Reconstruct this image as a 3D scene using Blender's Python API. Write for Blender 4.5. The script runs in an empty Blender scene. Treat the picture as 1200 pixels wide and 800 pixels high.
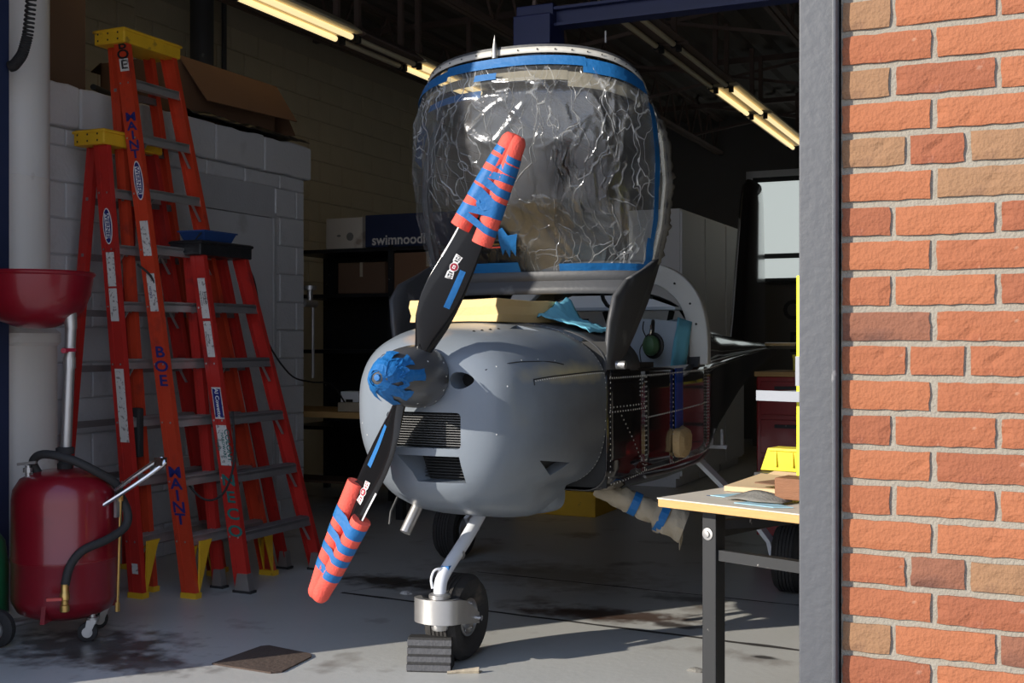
import bpy, bmesh, math, random
from mathutils import Vector, Matrix, noise

R = random.Random(7)
C = bpy.context.scene.collection
PI = math.pi
TH = math.radians(24.5)                      # the building is turned by this against the camera
CU, SU = math.cos(TH), math.sin(TH)

# ------------------------------------------------------------------ camera, world, sun, exposure
cam = bpy.data.cameras.new('camera'); camo = bpy.data.objects.new('camera', cam); C.objects.link(camo)
camo.location = (0, 0, 1.32); camo.rotation_euler = (PI / 2, 0, 0)
cam.sensor_width = 36; cam.lens = 36 * 1390 / 1200; cam.clip_start = .05; cam.clip_end = 200
bpy.context.scene.camera = camo

vs = bpy.context.scene.view_settings
vs.view_transform = 'Standard'; vs.look = 'None'; vs.gamma = 1; vs.use_curve_mapping = False
vs.exposure = 0.0

w = bpy.data.worlds.new('sky'); bpy.context.scene.world = w; w.use_nodes = True
wn = w.node_tree; bgn = wn.nodes['Background']
tc = wn.nodes.new('ShaderNodeTexCoord'); sx = wn.nodes.new('ShaderNodeSeparateXYZ')
cr = wn.nodes.new('ShaderNodeValToRGB')
wn.links.new(tc.outputs['Generated'], sx.inputs[0]); wn.links.new(sx.outputs['Z'], cr.inputs[0])
cr.color_ramp.elements[0].color = (.80, .84, .92, 1); cr.color_ramp.elements[0].position = 0.0
cr.color_ramp.elements[1].color = (.30, .46, .80, 1); cr.color_ramp.elements[1].position = .8
wn.links.new(cr.outputs[0], bgn.inputs['Color']); bgn.inputs['Strength'].default_value = 1.45

SUN_AZ = math.radians(27); SUN_EL = math.radians(20)
sl = bpy.data.lights.new('sun', 'SUN'); sl.energy = 6.0; sl.angle = math.radians(.55); sl.color = (1, .93, .82)
so = bpy.data.objects.new('sun', sl); C.objects.link(so)
sd = Vector((math.cos(SUN_AZ) * math.cos(SUN_EL), math.sin(SUN_AZ) * math.cos(SUN_EL), -math.sin(SUN_EL)))
so.rotation_euler = sd.to_track_quat('-Z', 'Y').to_euler(); so.location = (-8, -6, 6)

# ------------------------------------------------------------------ materials
def nodes_of(m):
    m.use_nodes = True
    return m.node_tree, m.node_tree.nodes['Principled BSDF']

def pm(name, col, rough=.5, metal=0, var=.12, scale=6, bump=0, bscale=60, coat=0, spots=None, detail=4, stretch=None, sheen=0):
    """procedural material: noise-varied colour, optional fine bump, optional list of (colour, scale, lo, hi) wear layers"""
    m = bpy.data.materials.new(name); nt, b = nodes_of(m)
    N, L = nt.nodes, nt.links
    t = N.new('ShaderNodeTexCoord'); src = t.outputs['Object']
    if stretch:
        mp = N.new('ShaderNodeMapping'); mp.inputs['Scale'].default_value = stretch
        L.new(src, mp.inputs[0]); src = mp.outputs[0]
    n = N.new('ShaderNodeTexNoise'); n.inputs['Scale'].default_value = scale; n.inputs['Detail'].default_value = detail
    L.new(src, n.inputs['Vector'])
    mx = N.new('ShaderNodeMix'); mx.data_type = 'RGBA'
    c1 = [max(0, c * (1 - var)) for c in col]; c2 = [min(1, c * (1 + var)) for c in col]
    mx.inputs['A'].default_value = (*c1, 1); mx.inputs['B'].default_value = (*c2, 1)
    L.new(n.outputs['Fac'], mx.inputs['Factor'])
    out = mx.outputs['Result']
    for (sc_, s_, lo, hi) in (spots or []):
        n2 = N.new('ShaderNodeTexNoise'); n2.inputs['Scale'].default_value = s_; n2.inputs['Detail'].default_value = 6
        L.new(src, n2.inputs['Vector'])
        r = N.new('ShaderNodeMapRange'); r.inputs['From Min'].default_value = lo; r.inputs['From Max'].default_value = hi
        L.new(n2.outputs['Fac'], r.inputs['Value'])
        m2 = N.new('ShaderNodeMix'); m2.data_type = 'RGBA'
        L.new(r.outputs[0], m2.inputs['Factor']); L.new(out, m2.inputs['A']); m2.inputs['B'].default_value = (*sc_, 1)
        out = m2.outputs['Result']
    L.new(out, b.inputs['Base Color'])
    b.inputs['Roughness'].default_value = rough; b.inputs['Metallic'].default_value = metal
    if coat: b.inputs['Coat Weight'].default_value = coat; b.inputs['Coat Roughness'].default_value = .06
    if bump:
        n3 = N.new('ShaderNodeTexNoise'); n3.inputs['Scale'].default_value = bscale; n3.inputs['Detail'].default_value = 5
        L.new(src, n3.inputs['Vector'])
        bp = N.new('ShaderNodeBump'); bp.inputs['Strength'].default_value = bump; bp.inputs['Distance'].default_value = .01
        L.new(n3.outputs['Fac'], bp.inputs['Height']); L.new(bp.outputs[0], b.inputs['Normal'])
    return m

def emit(name, col, st):
    m = bpy.data.materials.new(name); nt, b = nodes_of(m)
    b.inputs['Base Color'].default_value = (*col, 1)
    b.inputs['Emission Color'].default_value = (*col, 1); b.inputs['Emission Strength'].default_value = st
    return m

def mask_layer(m, col, centre, radius, soft=.5, nscale=9, namp=.35, squash=(1, 1, 1), strength=1):
    """add a stain, wear or painted-light patch of its own shape around a point (object space) to a pm() material"""
    nt = m.node_tree; N, L = nt.nodes, nt.links; b = N['Principled BSDF']
    prev = b.inputs['Base Color'].links[0].from_socket
    t = N.new('ShaderNodeTexCoord'); mp = N.new('ShaderNodeMapping'); mp.vector_type = 'POINT'
    mp.inputs['Scale'].default_value = squash
    mp.inputs['Location'].default_value = tuple(-c * s for c, s in zip(centre, squash))
    L.new(t.outputs['Object'], mp.inputs[0])
    ln = N.new('ShaderNodeVectorMath'); ln.operation = 'LENGTH'; L.new(mp.outputs[0], ln.inputs[0])
    n = N.new('ShaderNodeTexNoise'); n.inputs['Scale'].default_value = nscale; n.inputs['Detail'].default_value = 6
    L.new(t.outputs['Object'], n.inputs['Vector'])
    ma = N.new('ShaderNodeMath'); ma.operation = 'MULTIPLY_ADD'
    L.new(n.outputs['Fac'], ma.inputs[0]); ma.inputs[1].default_value = namp * 2 * radius; L.new(ln.outputs['Value'], ma.inputs[2])
    r = N.new('ShaderNodeMapRange')
    r.inputs['From Min'].default_value = radius * (1 + namp); r.inputs['From Max'].default_value = radius * (1 + namp) * (1 - soft)
    r.inputs['To Max'].default_value = strength
    L.new(ma.outputs[0], r.inputs['Value'])
    m2 = N.new('ShaderNodeMix'); m2.data_type = 'RGBA'
    L.new(r.outputs[0], m2.inputs['Factor']); L.new(prev, m2.inputs['A']); m2.inputs['B'].default_value = (*col, 1)
    L.new(m2.outputs['Result'], b.inputs['Base Color'])

M = {}
M['floor'] = pm('floor_paint', (.50, .50, .475), .34, 0, .14, 1.6, .12, 30, spots=[((.17, .14, .12), 2.3, .60, .72), ((.50, .49, .47), 7, .60, .75)])
M['dark_joint'] = pm('joint_filler', (.03, .027, .025), .9, 0, .3, 20)
M['ground'] = pm('apron_concrete', (.42, .40, .37), .85, 0, .12, 3, .2, 60)
M['mortar'] = pm('mortar', (.29, .262, .215), .95, 0, .14, 30, .5, 160)
M['block'] = pm('painted_block', (.62, .62, .63), .6, 0, .05, 5, .35, 45, spots=[((.45, .44, .43), 3, .62, .75)])
M['block_joint'] = pm('painted_joint', (.50, .50, .51), .7, 0, .06, 8, .3, 60)
M['yblock'] = pm('cream_block', (.60, .53, .38), .75, 0, .08, 3, .4, 40)
M['yjoint'] = pm('cream_joint', (.47, .41, .30), .8, 0, .08, 8, .3, 60)
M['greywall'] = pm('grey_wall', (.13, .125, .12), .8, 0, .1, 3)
M['white_col'] = pm('white_column_paint', (.70, .67, .63), .5, 0, .06, 3, .15, 20, spots=[((.36, .30, .24), 4, .66, .78)])
M['steel_grey'] = pm('jamb_grey_paint', (.078, .081, .089), .55, 0, .1, 5, .2, 40, spots=[((.36, .34, .34), 6, .68, .74)])
M['deck'] = pm('roof_deck', (.12, .10, .085), .8, 0, .15, 4)
M['joist'] = pm('joist_steel', (.13, .09, .075), .7, 0, .15, 6)
M['tube'] = emit('lamp_tube', (1, .77, .40), 1.05)
M['lamp_body'] = pm('lamp_housing', (.62, .55, .38), .5, 0, .08, 6)
M['pane'] = emit('daylit_panel', (.78, .86, .84), .62)
M['navy'] = pm('navy_steel', (.02, .03, .075), .45, 0, .15, 9)
M['hoist'] = pm('hoist_blue', (.006, .013, .075), .45, 0, .15, 9)
M['fib'] = pm('orange_fibreglass', (.56, .050, .018), .42, 0, .14, 5, .1, 60, spots=[((.34, .035, .02), 7, .60, .72)])
M['fib2'] = pm('red_fibreglass', (.47, .024, .018), .42, 0, .14, 5, .1, 60, spots=[((.25, .02, .02), 7, .58, .72)])
M['cap_y'] = pm('yellow_plastic', (.72, .42, .02), .5, 0, .14, 9, .1, 40, spots=[((.28, .17, .03), 12, .62, .72)])
M['alu'] = pm('ladder_aluminium', (.56, .54, .52), .42, .75, .1, 14, .1, 50)
M['alu_dark'] = pm('worn_tread', (.30, .28, .28), .5, .6, .15, 14, .1, 50)
M['white_lab'] = pm('paper_label', (.66, .64, .60), .7, 0, .12, 25, spots=[((.30, .28, .26), 60, .58, .62)])
M['blue_ink'] = pm('blue_ink', (.015, .02, .16), .6, 0, .15, 30)
M['black_ink'] = pm('black_ink', (.012, .012, .015), .6, 0, .15, 30)
M['green_ink'] = pm('green_ink', (.02, .15, .13), .6, 0, .15, 30)
M['white_ink'] = pm('white_ink', (.75, .74, .72), .6, 0, .08, 30)
M['red_ink'] = pm('dark_red_ink', (.30, .01, .03), .5, 0, .12, 30)
M['tank'] = pm('red_tank_paint', (.20, .006, .014), .3, 0, .12, 5, .05, 30, coat=.4, spots=[((.15, .006, .012), 6, .6, .75)])
M['rubber'] = pm('black_rubber', (.022, .021, .021), .75, 0, .2, 12, .2, 80)
M['tire'] = pm('tire_rubber', (.030, .028, .027), .8, 0, .2, 14, .25, 70, spots=[((.10, .08, .06), 9, .62, .8)])
M['chrome'] = pm('chrome', (.72, .72, .74), .22, 1, .06, 12)
M['brass'] = pm('brass', (.55, .36, .12), .35, .9, .12, 18)
M['zinc'] = pm('zinc_plate', (.50, .49, .48), .4, .85, .14, 16)
M['card'] = pm('cardboard', (.19, .10, .055), .85, 0, .1, 4, .1, 60)
M['card_d'] = pm('dark_cardboard', (.13, .075, .045), .85, 0, .1, 4)
M['bag'] = pm('black_plastic', (.018, .018, .020), .35, 0, .2, 6, .5, 14)
M['primer'] = pm('grey_primer', (.20, .228, .262), .30, 0, .07, 3, .04, 60, coat=.1); M['primer'].node_tree.nodes['Principled BSDF'].inputs['Specular IOR Level'].default_value = .32
M['primer_d'] = pm('dark_composite', (.055, .057, .062), .5, 0, .16, 6, .12, 50, spots=[((.24, .245, .25), 5, .60, .74)])
M['skin'] = pm('polished_dark_skin', (.016, .014, .014), .12, 0, .25, 3, .01, 12, coat=.8)
M['skin_f'] = pm('bare_aluminium_skin', (.15, .15, .155), .24, .55, .12, 3, .03, 14)
M['rivet'] = pm('rivet_metal', (.80, .78, .74), .5, .1, .1, 20)
M['prop'] = pm('gloss_black_blade', (.008, .008, .009), .11, 0, .2, 4, coat=.25); M['prop'].node_tree.nodes['Principled BSDF'].inputs['Specular IOR Level'].default_value = .22
M['noodle'] = pm('coral_foam', (.78, .10, .07), .8, 0, .10, 9, .35, 120)
M['tape'] = pm('blue_masking_tape', (.006, .125, .36), .6, 0, .16, 12, .3, 50)
M['foam'] = pm('cream_foam', (.82, .58, .27), .9, 0, .07, 8, .25, 90, spots=[((.66, .42, .16), 6, .62, .8)])
M['sheet_b'] = pm('pale_blue_cloth', (.16, .50, .66), .75, 0, .1, 6, .3, 14)
M['dk'] = pm('dark_void', (.010, .010, .010), .7, 0, .2, 8)
M['seat'] = pm('seat_cover', (.46, .52, .58), .8, 0, .07, 5, .2, 20)
M['rollbar'] = pm('grey_hoop', (.60, .59, .55), .5, 0, .1, 8, .15, 40, spots=[((.60, .59, .56), 6, .6, .75)])
M['headset'] = pm('green_shell', (.075, .16, .075), .4, 0, .12, 8)
M['white_gear'] = pm('white_leg_paint', (.72, .74, .78), .32, 0, .05, 6)
M['paperwrap'] = pm('kraft_wrap', (.40, .34, .25), .85, 0, .14, 14, .5, 30)
M['sponge'] = pm('tan_sponge', (.58, .40, .20), .9, 0, .2, 16, .6, 40)
M['wood_top'] = pm('bench_laminate', (.60, .54, .46), .55, 0, .1, 5, spots=[((.36, .28, .22), 5, .62, .72)])
M['wood_edge'] = pm('plywood_edge', (.55, .33, .12), .7, 0, .2, 10, .2, 40, stretch=(1, 1, 12))
M['wood_blk'] = pm('brown_wood', (.24, .105, .05), .75, 0, .25, 8, .3, 30, stretch=(2, 2, 10))
M['black_st'] = pm('black_steel', (.014, .015, .017), .55, 0, .2, 10, spots=[((.30, .28, .26), 34, .70, .74)])
M['yel'] = pm('yellow_bin', (.85, .68, .045), .45, 0, .07, 9)
M['yel2'] = pm('bright_yellow_paint', (.82, .78, .03), .45, 0, .08, 9)
M['paper_tan'] = pm('tan_paper', (.62, .45, .27), .85, 0, .1, 6)
M['paper_blue'] = pm('blue_paper', (.32, .52, .62), .8, 0, .12, 9)
M['mesh_grey'] = pm('sanding_mesh', (.20, .19, .17), .9, 0, .3, 60, .4, 150)
M['plate'] = pm('grey_plate', (.30, .315, .345), .35, .5, .12, 8)
M['blue_strip'] = pm('blue_strip_paint', (.012, .06, .36), .4, 0, .1, 9)
M['spin'] = pm('dark_spinner_composite', (.085, .085, .088), .28, 0, .12, 4, .03, 40, coat=.3)
M['fins'] = pm('dark_fins', (.16, .16, .16), .5, .4, .1, 20)
M['rib'] = pm('worn_rubber_rib', (.085, .085, .092), .7, 0, .3, 25, .3, 80)
M['lever'] = pm('lever_red', (.50, .06, .05), .5, 0, .1, 9)
M['redchest'] = pm('red_chest_paint', (.32, .012, .014), .35, 0, .12, 5, coat=.3)
M['locker'] = pm('locker_paint', (.82, .83, .84), .5, 0, .05, 3)
M['mat'] = pm('brown_mat', (.085, .058, .045), .9, 0, .25, 9, .4, 50)
M['blue_tray'] = pm('blue_tray_plastic', (.02, .06, .20), .5, 0, .15, 9)
M['green'] = pm('green_plastic', (.02, .16, .06), .5, 0, .15, 9)

# brick shades
BR = [pm('brick_orange', (.31, .103, .046), .9, 0, .13, 14, .5, 120, spots=[((.25, .07, .032), 9, .58, .72), ((.46, .24, .15), 26, .68, .78)]),
      pm('brick_red', (.27, .087, .041), .9, 0, .15, 14, .5, 120, spots=[((.20, .055, .03), 9, .58, .72), ((.40, .20, .13), 22, .66, .78)]),
      pm('brick_tan', (.27, .145, .074), .9, 0, .16, 14, .5, 120, spots=[((.18, .095, .055), 10, .56, .72)]),
      pm('brick_brown', (.22, .088, .05), .9, 0, .2, 12, .5, 120, spots=[((.11, .048, .034), 7, .5, .66)]),
      pm('brick_clear_orange', (.34, .118, .052), .9, 0, .12, 14, .5, 120, spots=[((.29, .09, .036), 12, .58, .74)])]

# clear crinkled film
def film_mat():
    m = bpy.data.materials.new('crinkled_clear_film'); m.use_nodes = True
    nt = m.node_tree; N, L = nt.nodes, nt.links
    for n in list(N): N.remove(n)
    out = N.new('ShaderNodeOutputMaterial'); tcn = N.new('ShaderNodeTexCoord')
    # creases of the film: distorted, stretched voronoi edges at two sizes
    nz = N.new('ShaderNodeTexNoise'); nz.inputs['Scale'].default_value = 3.2; nz.inputs['Detail'].default_value = 3
    L.new(tcn.outputs['Object'], nz.inputs['Vector'])
    add = N.new('ShaderNodeMixRGB'); add.blend_type = 'ADD'; add.inputs[0].default_value = .30
    L.new(tcn.outputs['Object'], add.inputs[1]); L.new(nz.outputs['Color'], add.inputs[2])
    def crease(scale, rot, st, width):
        mp = N.new('ShaderNodeMapping'); mp.inputs['Scale'].default_value = st; mp.inputs['Rotation'].default_value = rot
        L.new(add.outputs[0], mp.inputs[0])
        v = N.new('ShaderNodeTexVoronoi'); v.feature = 'DISTANCE_TO_EDGE'; v.inputs['Scale'].default_value = scale
        L.new(mp.outputs[0], v.inputs['Vector'])
        r = N.new('ShaderNodeMapRange'); r.inputs['From Min'].default_value = 0; r.inputs['From Max'].default_value = width
        r.inputs['To Min'].default_value = 1; r.inputs['To Max'].default_value = 0
        L.new(v.outputs['Distance'], r.inputs['Value']); return r.outputs[0]
    a = crease(6.0, (0, .35, 0), (1.5, 1, .34), .017)
    b = crease(11.0, (0, -.6, 0), (1.3, 1, .30), .030)
    mxm = N.new('ShaderNodeMath'); mxm.operation = 'MAXIMUM'; L.new(a, mxm.inputs[0])
    half = N.new('ShaderNodeMath'); half.operation = 'MULTIPLY'; half.inputs[1].default_value = .6; L.new(b, half.inputs[0])
    L.new(half.outputs[0], mxm.inputs[1])
    big = N.new('ShaderNodeTexNoise'); big.inputs['Scale'].default_value = 2.6; big.inputs['Detail'].default_value = 4
    L.new(tcn.outputs['Object'], big.inputs['Vector'])
    bg = N.new('ShaderNodeMapRange'); bg.inputs['From Min'].default_value = .34; bg.inputs['From Max'].default_value = .62
    L.new(big.outputs['Fac'], bg.inputs['Value'])
    cm = N.new('ShaderNodeMath'); cm.operation = 'MULTIPLY'; L.new(mxm.outputs[0], cm.inputs[0]); L.new(bg.outputs[0], cm.inputs[1])
    bp = N.new('ShaderNodeBump'); bp.inputs['Strength'].default_value = .55; bp.inputs['Distance'].default_value = .008
    fine = N.new('ShaderNodeTexNoise'); fine.inputs['Scale'].default_value = 9; fine.inputs['Detail'].default_value = 6
    fine.inputs['Roughness'].default_value = .6; L.new(add.outputs[0], fine.inputs['Vector'])
    hs = N.new('ShaderNodeMath'); hs.operation = 'ADD'; L.new(mxm.outputs[0], hs.inputs[0]); L.new(fine.outputs['Fac'], hs.inputs[1])
    L.new(hs.outputs[0], bp.inputs['Height'])
    tr = N.new('ShaderNodeBsdfTransparent'); tr.inputs[0].default_value = (.93, .94, .95, 1)
    gl = N.new('ShaderNodeBsdfGlossy'); gl.inputs['Roughness'].default_value = .16; L.new(bp.outputs[0], gl.inputs['Normal'])
    gl.inputs['Color'].default_value = (.95, .96, 1, 1)
    df = N.new('ShaderNodeBsdfDiffuse'); df.inputs[0].default_value = (.80, .82, .84, 1); L.new(bp.outputs[0], df.inputs['Normal'])
    tl = N.new('ShaderNodeBsdfTranslucent'); tl.inputs[0].default_value = (.80, .82, .84, 1)
    dt = N.new('ShaderNodeMixShader'); dt.inputs[0].default_value = .35; L.new(df.outputs[0], dt.inputs[1]); L.new(tl.outputs[0], dt.inputs[2])
    m1 = N.new('ShaderNodeMixShader'); m1.inputs[0].default_value = .07
    L.new(tr.outputs[0], m1.inputs[1]); L.new(gl.outputs[0], m1.inputs[2])
    fa = N.new('ShaderNodeMath'); fa.operation = 'MULTIPLY_ADD'; fa.inputs[1].default_value = .78
    hz = N.new('ShaderNodeMath'); hz.operation = 'MULTIPLY_ADD'; hz.inputs[1].default_value = .12; hz.inputs[2].default_value = .015
    L.new(bg.outputs[0], hz.inputs[0]); L.new(hz.outputs[0], fa.inputs[2])
    L.new(cm.outputs[0], fa.inputs[0])
    m2 = N.new('ShaderNodeMixShader'); L.new(fa.outputs[0], m2.inputs[0]); L.new(m1.outputs[0], m2.inputs[1]); L.new(dt.outputs[0], m2.inputs[2])
    L.new(m2.outputs[0], out.inputs['Surface'])
    return m
M['film'] = film_mat()

# ------------------------------------------------------------------ mesh helpers
class MB:
    def __init__(s): s.v = []; s.f = []
    def add(s, vs_, fs_):
        o = len(s.v); s.v += [tuple(x) for x in vs_]; s.f += [tuple(i + o for i in q) for q in fs_]; return s
    def box(s, c, d, rot=None):
        x, y, z = (k / 2 for k in d); c = Vector(c)
        p = [Vector((i * x, j * y, k * z)) for i in (-1, 1) for j in (-1, 1) for k in (-1, 1)]
        if rot is not None: p = [rot @ q for q in p]
        return s.add([q + c for q in p], [(0, 1, 3, 2), (4, 6, 7, 5), (0, 4, 5, 1), (2, 3, 7, 6), (0, 2, 6, 4), (1, 5, 7, 3)])
    def b2(s, lo, hi):
        return s.box([(a + b) / 2 for a, b in zip(lo, hi)], [b - a for a, b in zip(lo, hi)])
    def beam(s, p0, p1, wx, wy, up=(0, 0, 1)):
        p0, p1 = Vector(p0), Vector(p1); d = (p1 - p0); L = d.length; d.normalize()
        u = Vector(up)
        if abs(d.dot(u)) > .98: u = Vector((0, 1, 0))
        x = d.cross(u).normalized(); y = x.cross(d).normalized()
        vs_ = [p + x * (i * wx / 2) + y * (j * wy / 2) for p in (p0, p1) for i, j in ((-1, -1), (1, -1), (1, 1), (-1, 1))]
        return s.add(vs_, [(0, 3, 2, 1), (4, 5, 6, 7), (0, 1, 5, 4), (1, 2, 6, 5), (2, 3, 7, 6), (3, 0, 4, 7)])
    def loft(s, rings, closed=True, cap=True, loop=False):
        n = len(rings[0]); vs_ = [q for r in rings for q in r]; fs = []
        m = len(rings)
        for i in range(m if loop else m - 1):
            i2 = (i + 1) % m
            for j in range(n if closed else n - 1):
                k = (j + 1) % n
                fs.append((i * n + j, i * n + k, i2 * n + k, i2 * n + j))
        if cap and closed and not loop:
            fs.append(tuple(range(n - 1, -1, -1))); fs.append(tuple((m - 1) * n + j for j in range(n)))
        return s.add(vs_, fs)
    def tube(s, pts, r, n=10, cap=True, smooth=0, loop=False):
        pts = [Vector(p) for p in pts]
        rs = list(r) if isinstance(r, (list, tuple)) else [r] * len(pts)
        if smooth:
            q, qr = [], []
            m = len(pts)
            for i in range(m if loop else m - 1):
                g = (lambda k: pts[k % m]) if loop else (lambda k: pts[min(max(k, 0), m - 1)])
                p0, p1, p2, p3 = g(i - 1), g(i), g(i + 1), g(i + 2)
                for k in range(smooth):
                    t = k / smooth
                    q.append(.5 * ((2 * p1) + (p2 - p0) * t + (2 * p0 - 5 * p1 + 4 * p2 - p3) * t * t + (3 * p1 - p0 - 3 * p2 + p3) * t ** 3))
                    qr.append(rs[i] * (1 - t) + rs[(i + 1) % m] * t)
            if not loop: q.append(pts[-1]); qr.append(rs[-1])
            pts, rs = q, qr
        rings = []; nrm = None
        m = len(pts)
        for i, p in enumerate(pts):
            if loop: d = (pts[(i + 1) % m] - pts[i - 1])
            else: d = (pts[min(i + 1, m - 1)] - pts[max(i - 1, 0)])
            d.normalize()
            if nrm is None:
                a = Vector((0, 0, 1)) if abs(d.z) < .9 else Vector((1, 0, 0)); nrm = d.cross(a).normalized()
            else:
                nrm = (nrm - d * nrm.dot(d))
                if nrm.length < 1e-6: nrm = d.cross(Vector((0, 0, 1)))
                nrm.normalize()
            bi = d.cross(nrm)
            rings.append([p + (nrm * math.cos(2 * PI * k / n) + bi * math.sin(2 * PI * k / n)) * rs[i] for k in range(n)])
        return s.loft(rings, True, cap, loop)
    def cyl(s, p0, p1, r0, r1=None, n=20):
        return s.tube([p0, p1], [r0, r0 if r1 is None else r1], n)
    def lathe(s, prof, c=(0, 0, 0), ax=(0, 0, 1), n=28, cap=True):
        ax = Vector(ax).normalized(); a = Vector((0, 0, 1)) if abs(ax.z) < .9 else Vector((1, 0, 0))
        x = ax.cross(a).normalized(); y = ax.cross(x); c = Vector(c)
        rings = [[c + ax * h + (x * math.cos(2 * PI * k / n) + y * math.sin(2 * PI * k / n)) * max(r, 1e-4) for k in range(n)] for r, h in prof]
        return s.loft(rings, True, cap)
    def prism(s, poly, d):
        """polygon (list of 3D points) extruded by vector d"""
        d = Vector(d); a = [Vector(p) for p in poly]; n = len(a)
        return s.add(a + [p + d for p in a], [tuple(range(n - 1, -1, -1)), tuple(range(n, 2 * n))] + [(i, (i + 1) % n, n + (i + 1) % n, n + i) for i in range(n)])
    def grid(s, rows):
        return s.loft(rows, False, False)
    def mesh(s, name, mat, smooth=False, fix=True):
        me = bpy.data.meshes.new(name); me.from_pydata(s.v, [], s.f)
        if fix:
            bm = bmesh.new(); bm.from_mesh(me); bmesh.ops.recalc_face_normals(bm, faces=bm.faces); bm.to_mesh(me); bm.free()
        if mat: me.materials.append(mat)
        if smooth:
            for p in me.polygons: p.use_smooth = True
            try: me.set_sharp_from_angle(angle=math.radians(38 if smooth is True else smooth))
            except Exception: pass
        return me
    def build(s, name, mat, parent=None, smooth=False, bevel=0, solid=0, sub=0, label=None, fix=True):
        o = bpy.data.objects.new(name, s.mesh(name, mat, smooth, fix)); C.objects.link(o)
        if parent is not None: o.parent = parent
        if solid:
            md = o.modifiers.new('thick', 'SOLIDIFY'); md.thickness = solid; md.offset = -1
        if sub:
            md = o.modifiers.new('sub', 'SUBSURF'); md.levels = md.render_levels = sub
        if bevel:
            md = o.modifiers.new('bevel', 'BEVEL'); md.width = bevel; md.segments = 2; md.limit_method = 'ANGLE'; md.angle_limit = math.radians(40)
        if label: o['label'] = label
        return o

def W(u, v, z=0): return Vector((u * CU + v * SU, -u * SU + v * CU, z))
def tag(o, label, cat, group=None):
    o['label'] = label; o['category'] = cat
    if group: o['group'] = group
    return o
def thing(name, label, cat, u=0, v=0, z=0, rot=0, group=None, world=None):
    """an Empty at the base of a thing; its local axes are along and across the building, plus rot"""
    o = bpy.data.objects.new(name, None); C.objects.link(o); o.empty_display_size = .1
    o.location = world if world is not None else W(u, v, z); o.rotation_euler = (0, 0, rot - TH)
    return tag(o, label, cat, group)
def single(mb, name, mat, label, cat, u=0, v=0, z=0, rot=0, group=None, **k):
    o = mb.build(name, mat, None, **k); o.location = W(u, v, z); o.rotation_euler = (0, 0, rot - TH)
    return tag(o, label, cat, group)
def struct(mb, name, mat, parent=None, **k):
    o = mb.build(name, mat, parent, **k)
    if parent is None: o.rotation_euler = (0, 0, -TH); o['kind'] = 'structure'
    return o
def piece(name, me, parent, loc, rotz=0, scale=(1, 1, 1)):
    o = bpy.data.objects.new(name, me); C.objects.link(o); o.parent = parent; o.location = loc; o.rotation_euler = (0, 0, rotz); o.scale = scale
    return o
def stuff(o): o['kind'] = 'stuff'; return o

_tc = {}
def glyphs(s, size):
    """verts / faces of a line of lettering, centred, in its own x-y plane"""
    if s not in _tc:
        cu = bpy.data.curves.new('lettering', 'FONT'); cu.body = s; cu.size = 1; cu.align_x = 'CENTER'; cu.align_y = 'CENTER'; cu.resolution_u = 3; cu.offset = .022
        ob = bpy.data.objects.new('lettering', cu); C.objects.link(ob)
        me = bpy.data.meshes.new_from_object(ob.evaluated_get(bpy.context.evaluated_depsgraph_get()))
        _tc[s] = ([v.co.copy() for v in me.vertices], [tuple(p.vertices) for p in me.polygons])
        bpy.data.objects.remove(ob); bpy.data.curves.remove(cu); bpy.data.meshes.remove(me)
    v, f = _tc[s]
    return [p * size for p in v], f
def text_on(mb, s, size, c, ex, ey, sx_=1.0):
    v, f = glyphs(s, size); c, ex, ey = Vector(c), Vector(ex).normalized(), Vector(ey).normalized()
    mb.add([c + ex * (p.x * sx_) + ey * p.y for p in v], f)
def ellipse_on(mb, c, ex, ey, a, b, n=24):
    c, ex, ey = Vector(c), Vector(ex).normalized(), Vector(ey).normalized()
    mb.add([c + ex * (a * math.cos(2 * PI * k / n)) + ey * (b * math.sin(2 * PI * k / n)) for k in range(n)], [tuple(range(n))])
def quad_on(mb, c, ex, ey, a, b):
    c, ex, ey = Vector(c), Vector(ex).normalized() * (a / 2), Vector(ey).normalized() * (b / 2)
    mb.add([c - ex - ey, c + ex - ey, c + ex + ey, c - ex + ey], [(0, 1, 2, 3)])

# ================================================================== large structure (building frame: x along the front wall, y into the hangar)
UL, UR, V0, V1, VB, ZC = -6.6, 3.2, 2.849, 3.10, 16.0, 4.35
UJ, UB = -3.95, -.452                      # left jamb, where the brick starts on the right
ground = struct(MB().b2((-16, -14, -.12), (14, V0, -.003)), 'ground', M['ground'])
# floor, with its own stains
fm = M['floor']
for c_, rad, col, sq, st in [((-3.80, 3.92, 0), .42, (.05, .042, .038), (.8, 1.1, 1), .9), ((-3.45, 3.80, 0), .24, (.06, .05, .045), (.6, 1.5, 1), .8),
                             ((-3.28, 5.66, 0), .26, (.035, .030, .028), (.55, 1.3, 1), .95), ((-1.88, 5.43, 0), .26, (.075, .042, .028), (.5, 1.6, 1), .95), ((-2.12, 5.35, 0), .20, (.07, .04, .028), (.5, 1.7, 1), .9),
                             ((-1.60, 5.34, 0), .10, (.05, .04, .035), (.7, 1.4, 1), .85), ((-1.74, 5.92, 0), .15, (.05, .045, .04), (.6, 1.4, 1), .8), ((-2.6, 6.2, 0), .5, (.20, .17, .12), (.6, 1.2, 1), .6),
                             ((-.72, 4.30, 0), .05, (.22, .15, .07), (.6, 1, 1), .8), ((-1.1, 4.95, 0), .03, (.03, .03, .03), (.5, 1, 1), .9)]:
    mask_layer(fm, col, c_, rad, .32, 11, .95, sq, st)
floor = struct(MB().b2((-9, V0, -.15), (5, VB + .3, 0)), 'floor', fm)
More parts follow.
